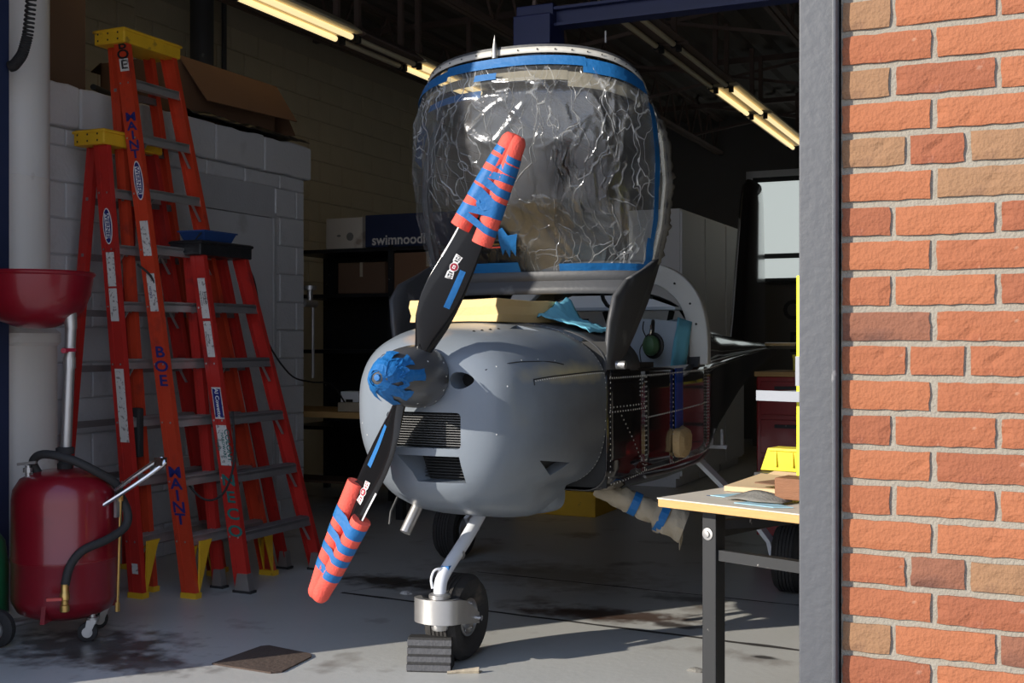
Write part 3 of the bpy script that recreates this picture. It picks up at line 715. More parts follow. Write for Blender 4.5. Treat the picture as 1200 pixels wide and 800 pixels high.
single(MB().tube(pts, .0062, 5), 'coil_cord', M['rubber'], 'black coiled cord hanging in a bend across the white column', 'cord', o_.x, o_.y, o_.z, smooth=True)

# ================================================================== on top of the closet
bx = thing('cardboard_box', 'large open brown cardboard box with loose flaps on top of the closet', 'box', -5.12, 6.02, 2.74)
MB().b2((-.62, 0, .05), (-.61, 1.08, .42)).b2((-.012, 0, .05), (0, 1.08, .42)).b2((-.62, 0, .05), (0, .012, .42)).b2((-.62, 1.068, .05), (0, 1.08, .42)).b2((-.62, 0, .045), (0, 1.08, .055)).build('box_body', M['card'], bx)
MB().prism([(.0, .03, .42), (.0, 1.09, .42), (.13, 1.16, .17), (.13, .16, .14)], (.006, 0, .004)).build('flap', M['card'], bx)
MB().prism([(.0, 1.08, .42), (-.6, 1.08, .42), (-.45, 1.24, .10), (.02, 1.30, .10)], (0, .006, .003)).build('flap', M['card'], bx)
MB().prism([(-.62, .0, .42), (-.62, 1.08, .42), (-.80, 1.0, .40), (-.80, .1, .40)], (0, 0, .006)).build('flap', M['card_d'], bx)
mb = MB(); rows = []
for i in range(26):
    a = i / 25; row = []
    for j in range(9):
        b = j / 8; row.append((-.22 + .30 * b, a * 1.28, .055 * (1 - abs(2 * b - 1) ** 3) * (.5 + abs(noise.noise((a * 9, b * 3, 1)))) + .02 * noise.noise((a * 17, b * 8, 4)) + .012))
    rows.append(row)
mb.grid(rows); single(mb, 'plastic_sheet', M['bag'], 'crumpled black plastic sheet under the large cardboard box on the closet', 'plastic sheet', -4.99, 5.95, 2.74, smooth=True, solid=.004)
ct = thing('carton', 'tall dark carton with a black printed label on the closet beside the column', 'carton', -5.62, 4.70, 2.74)
MB().b2((0, 0, 0), (.5, .55, 1.05)).build('carton_body', M['card_d'], ct)
m = MB(); quad_on(m, (.28, -.003, .62), (1, 0, 0), (0, 0, 1), .40, .30); m.build('printed_label', M['black_ink'], ct)
m = MB(); text_on(m, 'FRAGILE', .085, (.28, -.003, .86), (1, 0, 0), (0, 0, 1)); m.build('lettering', M['black_ink'], ct)
m = MB()
for i, s in enumerate(('HANDLE', 'WITH CARE', 'THIS SIDE UP')): text_on(m, s, .04, (.28, -.006, .70 - i * .07), (1, 0, 0), (0, 0, 1))
m.build('lettering', M['card'], ct)
single(MB().cyl((0, 0, 0), (0, 0, 1.5), .012, n=10), 'lit_conduit', M['brass'], 'thin conduit standing on the closet beside the dark carton, its yellow light painted in', 'rod', -5.03, 4.80, 2.735, smooth=True)  # a conduit; the yellow light on it is put into the brass colour
single(MB().cyl((0, 0, 0), (-.30, .62, .05), .018, n=10), 'black_pipe', M['rubber'], 'black pipe lying on the closet behind the tallest ladder', 'pipe', -5.08, 5.27, 2.80, smooth=True)

# ================================================================== cables by the ladders
def cable(name, pts, r, label, cat='cable', extra=None):
    o_ = Vector(pts[0]); mb = MB().tube([Vector(p) - o_ for p in pts], r, 8, smooth=6)
    t_ = thing(name, label, cat, o_.x, o_.y, o_.z); mb.build('wire', M['rubber'], t_, smooth=True)
    if extra: extra(t_)
    return t_
cable('power_cable', [(-4.30, 5.55, 1.88), (-4.34, 5.80, 1.70), (-4.55, 6.2, 1.36), (-4.75, 6.75, 1.10), (-4.85, 7.15, 1.03), (-4.9, 7.5, 1.0), (-4.9, 7.7, .84)], .006, 'thin black cable sagging from the shortest ladder to the far corner')
def inl(t_): MB().b2((-.03, -.02, -1.02), (.03, .02, -.76)).build('inline_switch', M['rubber'], t_, bevel=.008)
cable('extension_cable', [(-4.40, 4.88, 1.73), (-4.33, 4.95, 1.60), (-4.31, 4.96, 1.2), (-4.30, 4.96, .9), (-4.22, 4.97, .68), (-4.08, 5.0, .50), (-3.96, 5.03, .52), (-3.90, 5.05, .7), (-3.95, 5.10, .95)], .006, 'black cord with an inline switch looped through the two tall ladders', 'cord', inl)

# ================================================================== floor things at the left
m = MB().prism([(0, .01, 0), (.30, -.0, 0), (.33, .03, 0), (.31, .27, 0), (.28, .305, 0), (.04, .345, 0), (.015, .32, 0)], (0, 0, .006))
single(m, 'floor_mat', M['mat'], 'small dark brown mat lying on the floor before the ladders', 'mat', -3.125, 3.89, 0.001)

# ================================================================== the light aircraft (local axes: x = its left side, y = towards the tail, z = up)
AX = Vector((-.383, 4.55, 0)); AR = math.radians(-25)
ac = bpy.data.objects.new('light_aircraft', None); C.objects.link(ac); ac.location = AX; ac.rotation_euler = (0, 0, AR)
tag(ac, 'two-seat light aircraft in grey primer and dark bare skin, nose towards the doorway, wings off', 'aircraft')
def aw(x, y, z): return AX + Matrix.Rotation(AR, 3, 'Z') @ Vector((x, y, z))
def on_air(name, label, cat, x, y, z, rz=0, group=None):
    o = bpy.data.objects.new(name, None); C.objects.link(o); o.location = aw(x, y, z); o.rotation_euler = (0, 0, AR + rz); return tag(o, label, cat, group)

def interp(tab, y):
    if y <= tab[0][0]: return tab[0][1:]
    for a, b in zip(tab, tab[1:]):
        if y <= b[0]:
            t = (y - a[0]) / (b[0] - a[0]); return tuple(p + (q - p) * t for p, q in zip(a[1:], b[1:]))
    return tab[-1][1:]
# station: y, half width, top, bottom, exponent top, exponent bottom
COWL = [(.085, .20, 1.26, .90, 2.2, 2.4), (.10, .255, 1.29, .83, 2.3, 2.5), (.125, .30, 1.315, .775, 2.4, 2.6), (.17, .345, 1.345, .735, 2.5, 2.7), (.24, .385, 1.368, .705, 2.5, 2.8),
        (.35, .43, 1.388, .69, 2.5, 3.0), (.50, .475, 1.40, .685, 2.4, 3.3), (.64, .505, 1.405, .685, 2.3, 3.6), (.735, .52, 1.408, .685, 2.2, 3.8)]
def sgn(x): return 1 if x >= 0 else -1
def chin(x, y):
    a = max(0, min(1, (y - .10) / .5)); k = max(0, 1 - (abs(x) / .335) ** (2.2 + 4.5 * a))
    return (.030 + .085 * a) * k
def cowl_pt(y, a):
    hw, zt, zb, et, eb = interp(COWL, y); zm = 1.06 + .06 * min(1, y / .7)
    c, s = math.cos(a), math.sin(a); e = et if s >= 0 else eb
    x = hw * sgn(c) * abs(c) ** (2 / e); z = zm + (zt - zm if s >= 0 else zm - zb) * sgn(s) * abs(s) ** (2 / e)
    if s < 0: z -= chin(x, y) * min(1, abs(s) * 1.6) ** 3
    return Vector((x, y, z))
def cowl_n(y, a):
    e = .01; n = (cowl_pt(y, a + e) - cowl_pt(y, a - e)).cross(cowl_pt(min(.73, y + e), a) - cowl_pt(max(.09, y - e), a)); n.normalize()
    p = cowl_pt(y, a) - Vector((0, .4, 1.05)); return n if n.dot(p) > 0 else -n
ys = [.085, .092, .10, .112, .125, .145, .17, .20, .24, .29, .35, .42, .50, .57, .64, .69, .735]
NA = 96
rings = [[cowl_pt(y, 2 * PI * k / NA) for k in range(NA)] for y in ys]
cm_ = MB().loft(rings, True, True)
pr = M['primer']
mask_layer(pr, (.075, .077, .082), (.52, .62, .94), .29, .6, 6, .25, (.9, .62, .70), .9)         # darker soft-edged patch over the left cheek
mask_layer(pr, (.52, .44, .25), (.46, .52, 1.195), .12, .6, 12, .5, (.3, .34, 2.4), .85)      # sanded filler along the side seam
mask_layer(pr, (.50, .33, .20), (-.03, .16, 1.36), .09, .6, 9, .4, (.8, .9, 1), .8)            # warm light bounced off the foam, painted into the primer behind the spinner
mask_layer(pr, (.40, .38, .33), (.40, .70, 1.30), .09, .7, 12, .5, (.6, .9, .6), .6)
mask_layer(pr, (.52, .53, .54), (.12, .36, 1.42), .11, .5, 20, .3, (.8, .7, 1), .7)
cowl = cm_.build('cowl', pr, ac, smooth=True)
def cutter(mb):
    o = mb.build('cutter', None, ac); return o
def carve(target, cutters):
    for c in cutters:
        md = target.modifiers.new('cut', 'BOOLEAN'); md.operation = 'DIFFERENCE'; md.object = c; md.solver = 'EXACT'
    dg = bpy.context.evaluated_depsgraph_get(); dg.update()
    me = bpy.data.meshes.new_from_object(target.evaluated_get(dg)); target.modifiers.clear()
    mats = [m for m in target.data.materials]; target.data = me; me.materials.clear()
    for m in mats: me.materials.append(m)
    for p in me.polygons: p.use_smooth = True; p.material_index = 0
    me.set_sharp_from_angle(angle=math.radians(30))
    for c in cutters: d = c.data; bpy.data.objects.remove(c); bpy.data.meshes.remove(d)
def rrect(x0, x1, z0, z1, r, n=5):
    q = []
    for cx, cz, a0 in ((x1 - r, z1 - r, 0), (x0 + r, z1 - r, 90), (x0 + r, z0 + r, 180), (x1 - r, z0 + r, 270)):
        q += [(cx + r * math.cos(math.radians(a0 + 90 * k / n)), cz + r * math.sin(math.radians(a0 + 90 * k / n))) for k in range(n + 1)]
    return q
cuts = [cutter(MB().prism([(x, .02, z) for x, z in rrect(-.165, .165, .905, 1.045, .018)], (0, .16, 0)))]
# lower scoop: flared trapezoid with a sloping right wall
lo = [(-.15, .02, .875), (.16, .02, .875), (.178, .02, .765), (-.05, .02, .765)]
li = [(-.06, .22, .875), (.145, .22, .875), (.160, .22, .775), (-.025, .22, .775)]
cuts.append(cutter(MB().loft([[Vector(p) for p in lo], [Vector(p) for p in li]], True, True)))
for s in (-1, 1):
    poly = [(s * (.168 + .050 * math.cos(a) ), .02, 1.172 + (.030 if math.sin(a) > 0 else .034) * math.sin(a) * (1 - .25 * math.cos(a))) for a in [2 * PI * k / 24 for k in range(24)]]
    cuts.append(cutter(MB().prism(poly, (0, .19, 0))))
# two submerged ducts on the left side
def duct(ya, aa, yb, ab, yc, ac_):
    pa, pb, pc = cowl_pt(ya, aa), cowl_pt(yb, ab), cowl_pt(yc, ac_); n = cowl_n((ya + yb + yc) / 3, (aa + ab + ac_) / 3)
    q = [p + n * .02 for p in (pa, pb, pc)]; r = [pa - n * .002, pb - n * .045, pc - n * .045]
    return cutter(MB().loft([q, r], True, True)), [pa - n * .004, pb - n * .040, pc - n * .040], n
D = [duct(.33, math.radians(-28), .45, math.radians(-42), .52, math.radians(-30)), duct(.42, math.radians(66), .55, math.radians(71), .56, math.radians(58))]
cuts += [d[0] for d in D]
carve(cowl, cuts)
for _, q, n in D: MB().add([p + n * .001 for p in q], [(0, 1, 2)]).build('duct_shade', M['dk'], cowl, solid=.002)  # black sheet stands in for the shade inside each duct
for s in (-1, 1):
    MB().b2((s * .165 - .075, .195, 1.12), (s * .165 + .075, .205, 1.22)).build('inlet_screen', M['dk'], cowl)
rad = MB().b2((-.17, .15, .90), (.17, .165, 1.05)).build('radiator_core', M['dk'], cowl)
m = MB()
for k in range(13): m.b2((-.162, .118, .914 + k * .0098), (.162, .152, .9165 + k * .0098))
m.build('cooling_fins', M['fins'], cowl, label='thin horizontal metal radiator fins')
MB().b2((-.075, .20, .76), (.165, .212, .885)).build('oil_cooler_core', M['dk'], cowl)
m = MB()
for k in range(8): m.b2((-.04, .175, .786 + k * .0115), (.150, .202, .789 + k * .0115))
m.build('oil_cooler_fins', M['black_st'], cowl)
m = MB().tube([cowl_pt(y, math.radians(a)) + cowl_n(y, math.radians(a)) * .0005 for y, a in ((.12, 32), (.2, 30), (.3, 27), (.40, 24), (.46, 21))], .0022, 6, smooth=4)
m.build('cowl_seam', M['black_st'], cowl)
def rivets(name, pts, par, r=.0042, mat='rivet'):
    mb = MB()
    for p, n in pts:
        n = Vector(n).normalized(); a = n.cross(Vector((.31, .2, .93))).normalized(); b = n.cross(a); p = Vector(p)
        ring = [p + (a * math.cos(k * PI / 3) + b * math.sin(k * PI / 3)) * r for k in range(6)]
        mb.add(ring + [p + n * r * .55], [(k, (k + 1) % 6, 6) for k in range(6)])
    o = mb.build(name, M[mat], par, smooth=70); return stuff(o)
pts = []
for y, a in ((.15, 31), (.25, 30), (.33, 28), (.42, 25), (.12, 150), (.13, -15), (.14, 190), (.12, 200), (.16, 12)):
    pts.append((cowl_pt(y, math.radians(a)), cowl_n(y, math.radians(a))))
for k in range(40):
    y = .28 + .45 * k / 39; pts.append((cowl_pt(y, math.radians(11.8)), cowl_n(y, math.radians(11.8))))
for k in range(44):
    a = math.radians(-55 + 150 * k / 43); pts.append((cowl_pt(.728, a), cowl_n(.72, a)))
rivets('cowl_screws', pts, cowl, .0032)
rivets('louvre_holes', [(cowl_pt(.25 + .035 * k, math.radians(74 - 2 * k)), cowl_n(.3, math.radians(72))) for k in range(4)], cowl, .008, 'dk')
MB().tube([cowl_pt(y, math.radians(13)) + cowl_n(y, math.radians(13)) * .0008 for y in (.27, .32, .38, .46, .52, .58, .64, .70, .733)], .0026, 6).tube([cowl_pt(.27, math.radians(a)) + cowl_n(.27, math.radians(a)) * .0008 for a in (13, 11, 9)], .0026, 6).build('side_seam', M['black_st'], cowl)
# chin outlet lip at the back of the cowl
MB().loft([[Vector((x, y, z)) for x, z in [(hw_ * sgn(math.cos(PI + PI * k / 20)) * abs(math.cos(PI + PI * k / 20)) ** .36, .715 + d * -abs(math.sin(PI + PI * k / 20)) ** .36) for k in range(21)]] for y, d, hw_ in ((.34, .06, .10), (.50, .10, .20), (.62, .128, .27), (.70, .138, .305), (.775, .140, .315))], True, True).build('outlet_scoop', M['primer'], cowl, smooth=True)

# ---------------------------------------------------------------- spinner
HZ = 1.186
sp = MB().lathe([(.118, .078), (.122, .07), (.122, .03), (.119, -.01), (.112, -.06), (.098, -.12), (.078, -.175), (.055, -.218), (.034, -.245), (.015, -.258), (.001, -.262)], (0, 0, HZ), (0, 1, 0), 48, True)
spin = sp.build('spinner', M['spin'], ac, smooth=True)
def spin_r(y):
    t = [(-.262, .001), (-.258, .015), (-.245, .034), (-.218, .055), (-.175, .078), (-.12, .098), (-.06, .112), (-.01, .119), (.03, .122), (.08, .122)]
    return interp(t, y)[0]
def spin_pt(y, a, off=.002): r = spin_r(y) + off; return Vector((r * math.cos(a), y, HZ + r * math.sin(a)))
for i, (a, w0, ln) in enumerate([(0.1, .5, .165), (.75, .42, .12), (1.5, .55, .10), (2.3, .5, .13), (3.2, .5, .11), (4.0, .45, .12), (4.75, .5, .13), (5.5, .48, .12)]):
    rr = random.Random(i); rows = []
    for k in range(7):
        y = -.255 + ln * k / 6; rr_ = max(spin_r(y), .02); wd = .020 / rr_ * (1 + .3 * rr.uniform(-1, 1))
        rows.append([spin_pt(y, a + (j / 4 - .5) * 2 * wd, .003 + .004 * (i % 3) + .004 * rr.random()) for j in range(5)])
    MB().grid(rows).build('tape_strip', M['tape'], spin, solid=.001)
for i, y in enumerate((-.205,)):
    rr = random.Random(40 + i); rows = []
    for k in range(27):
        a = -1.0 + 2.2 * k / 26; rows.append([spin_pt(y + d + .01 * math.sin(k * .9), a, .008 + .006 * rr.random()) for d in (0, .012, .024)])
    MB().grid(rows).build('tape_strip', M['tape'], spin, solid=.001)
MB().lathe([(.015, 0), (.012, -.006), (.001, -.007)], (.004, -.260, HZ + .003), (0, 1, 0), 7).build('tape_knot', M['tape'], spin)
rivets('spinner_screws', [(spin_pt(.05, 2 * PI * k / 14, 0), (math.cos(2 * PI * k / 14), 0, math.sin(2 * PI * k / 14))) for k in range(14)] + [(spin_pt(-.05, a, 0), (math.cos(a), -.1, math.sin(a))) for a in (.55, 2.2, 3.9, 5.2)], spin, .004)

# ---------------------------------------------------------------- propeller blades
BA = math.radians(26.0)                     # lean of the upper blade towards the left side
RB = .945
def blade_axes(sg):
    er = Vector((math.sin(BA), 0, math.cos(BA))) * sg
    return er, Vector((0, -1, 0)).cross(er).normalized()
BT = [  # r, chord, thickness, twist (deg), leading-edge offset
    (.10, .062, .050, 30, .0), (.15, .090, .046, 30, .004), (.22, .132, .036, 29, .012), (.30, .153, .028, 26, .016), (.38, .155, .024, 23.5, .014), (.455, .142, .021, 21, .010), (.55, .124, .018, 18.5, .006),
    (.68, .106, .014, 15.5, .002), (.80, .090, .011, 13.5, .0), (.88, .072, .009, 12.5, -.002), (.93, .048, .007, 12, -.003), (RB, .016, .004, 12, -.004)]
def blade_frame(sg, r):
    er, et = blade_axes(sg); ch, th, tw, off = interp(BT, r); t = math.radians(tw)
    ec = et * math.cos(t) + Vector((0, 1, 0)) * math.sin(t) * BSG; en = ec.cross(er).normalized()
    if en.y > 0: en = -en
    return er, ec, en, ch, th, off
BSG = -1
def blade_pt(sg, r, c, side=1, off=.0):
    """c in -.5 .. .5 across the chord, side +1 = face towards the nose"""
    er, ec, en, ch, th, o = blade_frame(sg, r)
    q = max(0, 1 - (2 * c) ** 2); h = th * .5 * q ** .62
    return Vector((0, 0, HZ)) + er * r + ec * (o + c * ch) + en * ((h if side > 0 else -h * .6) + off * side)
def blade(sg):
    rs = [.10 + (RB - .10) * k / 40 for k in range(41)]; rings = []
    cs = [-.5 * math.cos(PI * k / 12) for k in range(13)]
    for r in rs:
        rings.append([blade_pt(sg, r, c, 1) for c in cs] + [blade_pt(sg, r, c, -1) for c in reversed(cs[1:-1])])
    b = MB().loft(rings, True, True).build('propeller_blade', M['prop'], ac, smooth=60)
    # erosion strip on the leading edge, maker's mark, strip of tape
    lead = -.5 * LSG
    rows = []
    for k in range(14):
        r = .47 + .20 * k / 13
        rows.append([blade_pt(sg, r, lead * (1 - .10), 1, .0012), blade_pt(sg, r, lead, 1, .0022), blade_pt(sg, r, lead * (1 - .08), -1, .0012)])
    MB().grid(rows).build('leading_edge_strip', M['white_ink'], b, smooth=True)
    er, ec, en, ch, th, o = blade_frame(sg, LR[sg])
    c0 = blade_pt(sg, LR[sg], .04, 1, .0012)
    def bp(x, y, f=.0012):                      # x along the blade, y across it, laid on the curved face
        r = LR[sg] + x; f_ = blade_frame(sg, r)
        return blade_pt(sg, r, .04 + y / f_[3], 1, f)
    def lay(name, polys, mat, f):
        mb = MB()
        for poly in polys: mb.add([bp(x * .66, y * .66, f) for x, y in poly], [tuple(range(len(poly)))])
        return mb.build(name, M[mat], b)
    def wing(s, g):
        return [(s * (.0), .016 - g), (s * .028, .019 - g), (s * .034, .024 - g), (s * (.076 - g), .022 - g), (s * (.072 - g), .0), (s * (.068 - g), -.022 + g), (s * .034, -.016 + g), (s * .028, -.012 + g), (0, -.016 + g)]
    lay('maker_mark', [wing(1, 0), wing(-1, 0), [(.026 * math.cos(2 * PI * k / 18), .026 * math.sin(2 * PI * k / 18)) for k in range(18)]], 'white_ink', .0014)
    lay('maker_mark_ring', [[(.0225 * math.cos(2 * PI * k / 18), .0225 * math.sin(2 * PI * k / 18)) for k in range(18)]], 'red_ink', .0022)
    lay('maker_mark_centre', [[(-.010, -.008), (.010, -.008), (.010, .008), (-.010, .008)]], 'white_ink', .003)
    lay('maker_mark_slot', [[(-.005, -.003), (.005, -.003), (.005, .003), (-.005, .003)]], 'red_ink', .0038)
    bars = []
    for s in (-1, 1):
        for x0, x1, y0, y1 in ((.032, .040, -.008, .014), (.045, .052, -.012, .000), (.045, .060, .006, .013), (.056, .062, -.014, -.002), (.065, .069, -.012, .012)):
            bars.append([(s * x0, y0), (s * x1, y0), (s * x1, y1), (s * x0, y1)])
    lay('maker_mark_letters', bars, 'black_ink' if sg > 0 else 'red_ink', .0022)
    rows = []
    ra, rb_, ca, cb = TP[sg]
    for k in range(9):
        r = ra + (rb_ - ra) * k / 8; rows.append([blade_pt(sg, r, ca + (cb - ca) * j / 3, 1, .0016) for j in range(4)])
    MB().grid(rows).build('tape_strip', M['tape'], b, smooth=True)
    return b
LSG = -1
LR = {1: .455, -1: .50}
TP = {1: (.30, .455, -.30, -.14), -1: (.22, .40, -.25, -.08)}
for sg in (1, -1): blade(sg)

# ---------------------------------------------------------------- foam noodles over the blade tips (things of their own)
def noodle_guard(sg, label, lens, bands):
    g = on_air('foam_tip_guard', label, 'foam guard', 0, 0, 0, group='foam noodle guards on the propeller tips')
    RN = .040
    def side(c, r): 
        p = blade_pt(sg, min(r, RB - .01), 0, 1); q = blade_pt(sg, min(r, RB - .01), 0, -1); f = blade_frame(sg, min(r, RB - .01))
        mid = (p + q) / 2
        if r > RB - .01: mid = mid + f[0] * (r - RB + .01)
        k = max(f[3] / 2, .028 if r < RB - .05 else .022)
        return mid + f[1] * c * k * (.92 - .38 * max(0, min(1, (r - .62) / .36)))
    rt = 1.0
    cpath = []
    for s, l0 in ((1, lens[0]), (-1, lens[1])):
        path = [side(s * .92, l0 + (rt - .03 - l0) * k / 9) for k in range(10)]
        cpath.append(path)
    tip = (cpath[0][-1] + cpath[1][-1]) / 2 + blade_axes(sg)[0] * .004
    for i, path in enumerate(cpath):
        rad = [RN] * 8 + [RN * .98, RN * .92]
        m = MB().tube(path + [path[-1].lerp(tip, .5) + blade_axes(sg)[0] * .018, path[-1].lerp(tip, .6) + blade_axes(sg)[0] * .026], rad + [RN * .62, .004], 18, smooth=3)
        nd = m.build('foam_noodle', M['noodle'], g, smooth=True)
        d = (path[0] - path[1]).normalized(); a = d.cross(Vector((.3, .8, .2))).normalized(); b = d.cross(a)
        ellipse_on(MBc := MB(), path[0] + d * .001, a, b, .011, .011, 14); MBc.build('noodle_bore', M['dk'], nd)
    f0 = blade_frame(sg, .8)
    for i, (r, wdt, tilt) in enumerate(bands):
        rr = random.Random(i + 7 * (sg + 2)); rows = []
        for j in range(5):
            d = (j / 4 - .5) * wdt
            ring = []
            er, ec, en, *_ = blade_frame(sg, min(r + d, RB - .01))
            q = RN * 1.035
            for s, a0 in ((1, -90), (0, 90), (-1, 90), (0, 270)):
                for k in range(11 if s else 1):
                    a = math.radians(a0 + 18 * k); rr_ = r + d + tilt * (s * .8 + .2 * math.cos(a))
                    pa, pb = side(.92, rr_), side(-.92, rr_); mid = (pa + pb) / 2; hl = abs((pa - pb).dot(ec)) / 2
                    x = s * hl + q * math.cos(a) * (1 if s else 0); z = q * math.sin(a) * (1 if s else .80)
                    ring.append(mid + ec * x + en * (z + .0008 * rr.random()))
            rows.append(ring)
        MB().loft(rows, True, False).build('tape_band', M['tape'], g, smooth=True)
    return g
gu = noodle_guard(1, 'coral foam noodles bound with blue tape over the upper propeller tip', (.60, .575), [(.645, .026, .014), (.69, .028, -.010), (.735, .050, .016), (.79, .030, .010), (.83, .028, -.006), (.875, .034, .006), (.915, .024, .012)])
gl_ = noodle_guard(-1, 'coral foam noodles bound with blue tape over the lower propeller tip', (.60, .49), [(.64, .050, .016), (.715, .034, .018), (.78, .030, .014), (.855, .034, .012)])
rr = random.Random(5)
rows = []
for k in range(6):
    r = .69 + .075 * k / 5; f = blade_frame(1, r); rows.append([blade_pt(1, r, c, 1) + f[2] * (.026 + .010 * rr.random()) + f[0] * .012 * rr.uniform(-1, 1) for c in (-.30, -.1, .1, .32)])
MB().grid(rows).build('tape_scrap', M['tape'], gu, solid=.001)

# ---------------------------------------------------------------- fuselage
FUS = [(.735, .52, 1.20, .685), (1.0, .543, 1.20, .662), (1.6, .552, 1.203, .645), (2.1, .535, 1.205, .645), (2.4, .505, 1.207, .67), (3.0, .40, 1.215, .77), (4.0, .27, 1.235, .93), (5.0, .16, 1.255, 1.09), (6.10, .05, 1.27, 1.215)]
def fus_section(y):
    hw, zs, zb = interp(FUS, y); r = min(.10, hw * .4, (zs - zb) * .45); q = []
    q += [(hw, zs - (zs - zb - r) * k / 6) for k in range(6)]
    q += [(hw - r + r * math.cos(math.radians(a)), zb + r - r * math.sin(math.radians(a))) for a in (0, 15, 30, 45, 60, 75, 90)]
    return [Vector((x, y, z)) for x, z in q] + [Vector((-x, y, z)) for x, z in reversed(q)]
yy = [.735 + (6.10 - .735) * (k / 46) for k in range(47)]
fus = MB().grid([fus_section(y) for y in yy]).build('fuselage_skin', M['skin'], ac, smooth=True, solid=.006)
TD = [(2.18, .53, 1.60), (2.45, .50, 1.535), (3.0, .40, 1.45), (4.0, .27, 1.38), (5.0, .16, 1.33), (6.10, .05, 1.29)]
rows = []
for k in range(30):
    y = 2.18 + 3.92 * k / 29; hw, zt = interp(TD, y); hw2, zs, _ = interp(FUS, y); rows.append([Vector((hw2 * sgn(math.cos(a)) * abs(math.cos(a)) ** .8, y, zs + (zt - zs) * abs(math.sin(a)) ** .8)) for a in [PI * j / 20 for j in range(21)]])
td_ = MB().grid(rows).build('turtle_deck', M['skin'], ac, smooth=True, solid=.004)
MB().add([fus_section(6.10)[i] for i in range(26)], [tuple(range(26))]).build('tail_cap', M['skin'], ac)
m = MB().tube([Vector((interp(FUS, y)[0] + .004, y, interp(FUS, y)[1] + .004)) for y in (2.4, 2.8, 3.3, 4, 4.8, 6.0)], .006, 6); m.build('edge_trim', M['zinc'], td_, smooth=True)
rows = []
for y in (.735, .80, .9, 1.0, 1.10):
    hw = interp(FUS, y)[0]; rows.append([Vector((hw * sgn(math.cos(a)) * abs(math.cos(a)) ** .92, y, 1.195 + (.213 + .02 * (y - .735)) * abs(math.sin(a)) ** .85)) for a in [PI * j / 28 for j in range(29)]])
dk = MB().grid(rows).build('forward_deck', M['primer_d'], ac, smooth=True, solid=.004)
MB().b2((-.5, 1.085, .95), (.5, 1.10, 1.30)).build('instrument_panel', M['dk'], ac)
MB().b2((-.5, .75, .70), (.5, 2.3, .72)).build('cabin_floor', M['dk'], ac)
MB().b2((-.515, .745, .70), (.515, .755, 1.32)).build('firewall', M['dk'], ac)
# seat backs under cloth, bulkhead with cut-outs behind them
for s in (1, -1):
    m = MB(); rows = []
    for k in range(9):
        t = k / 8; y = 1.72 + .26 * t; z = .95 + .48 * t; hw = .225 - .015 * t
        rows.append([Vector((s * .275 + hw * math.cos(a) * 1.0, y + .045 * math.sin(a) * (1 - .3 * t) + .006 * noise.noise((math.cos(a) * 4, z * 8, s)), z + .008 * math.sin(3 * a))) for a in [2 * PI * j / 20 for j in range(20)]])
    m.loft(rows, True, True); m.build('seat_back', M['seat'], ac, smooth=True)
rows = []
for k in range(10):
    t = k / 9; y = 1.66 + .26 * t; z = .93 + .515 * t
    rows.append([Vector((.47 + .042 * (j / 4) ** 1.4 - .012 * noise.noise((j, t * 5, 2)), y - .015 + .11 * (j / 4), z - .006 * j)) for j in range(5)])
MB().grid(rows).build('seat_side_cloth', M['sheet_b'], ac, smooth=True, solid=.004)
bh = MB()
bh.prism([(-.52, 2.12, 1.17), (.52, 2.12, 1.17), (.515, 2.12, 1.33), (.40, 2.12, 1.50), (.2, 2.12, 1.57), (-.2, 2.12, 1.57), (-.4, 2.12, 1.50), (-.515, 2.12, 1.33)], (0, .012, 0))
bhd = bh.build('rear_bulkhead', M['locker'], ac)
m = MB()
for poly in ([(.10, 1.43), (.20, 1.43), (.20, 1.445), (.10, 1.445)], [(.34, 1.40), (.37, 1.40), (.39, 1.48), (.36, 1.49)], [(-.1, 1.43), (-.2, 1.43), (-.2, 1.445), (-.1, 1.445)], [(.05, 1.37), (.02, 1.37), (-.02, 1.48), (.01, 1.49)]):
    m.prism([(x, 2.112, z) for x, z in poly], (0, .006, 0))
m.build('bulkhead_slots', M['dk'], bhd)
MB().b2((-.45, 1.93, 1.485), (.45, 2.14, 1.50)).build('baggage_shelf', M['seat'], ac)
# roll-over hoop
def hoop(a, d): 
    x = (.545 + d * 1.25) * sgn(math.cos(a)) * abs(math.cos(a)) ** .62; z = 1.20 + (.50 + d * 1.25) * abs(math.sin(a)) ** .72
    return x, z
rings = []
for k in range(41):
    a = PI * k / 40; xi, zi = hoop(a, -.035); xo, zo = hoop(a, .045); y = 2.02 + .06 * math.sin(a)
    rings.append([Vector((xi, y - .02, zi)), Vector((xo, y - .015, zo)), Vector((xo, y + .045, zo)), Vector((xi, y + .04, zi))])
hp = MB().loft(rings, True, True).build('roll_hoop', M['rollbar'], ac, bevel=.006, smooth=True)
for s in (1, -1): MB().prism([(s * .50, 1.96, 1.19), (s * .50, 2.10, 1.19), (s * .50, 2.08, 1.30), (s * .50, 2.02, 1.26)], (s * .06, 0, 0)).build('hoop_foot', M['primer_d'], hp)
m = MB()
for a in (.30, .55, .9, 1.2): x, z = hoop(a, .005); m.lathe([(.006, 0), (.006, .004)], (x, 2.0 + .06 * math.sin(a), z), (0, -1, 0), 8)
m.build('hoop_holes', M['dk'], hp)
for i, (x, z) in enumerate(((.50, 1.44), (.46, 1.50))):
    rows = [[Vector((x + .02 * noise.noise((k, j, i)), 2.12 + .11 * k / 4 + .01 * noise.noise((k, j, 5)), z - .05 * j + .02 * noise.noise((j, k, 7)))) for j in range(4)] for k in range(5)]
    MB().grid(rows).build('tape_patch', M['tape'], td_, solid=.002)
MB().b2((.2, 1.12, 1.19), (.42, 1.2, 1.24)).b2((.47, 1.10, 1.20), (.54, 1.30, 1.225)).build('cabin_gear', M['dk'], ac)
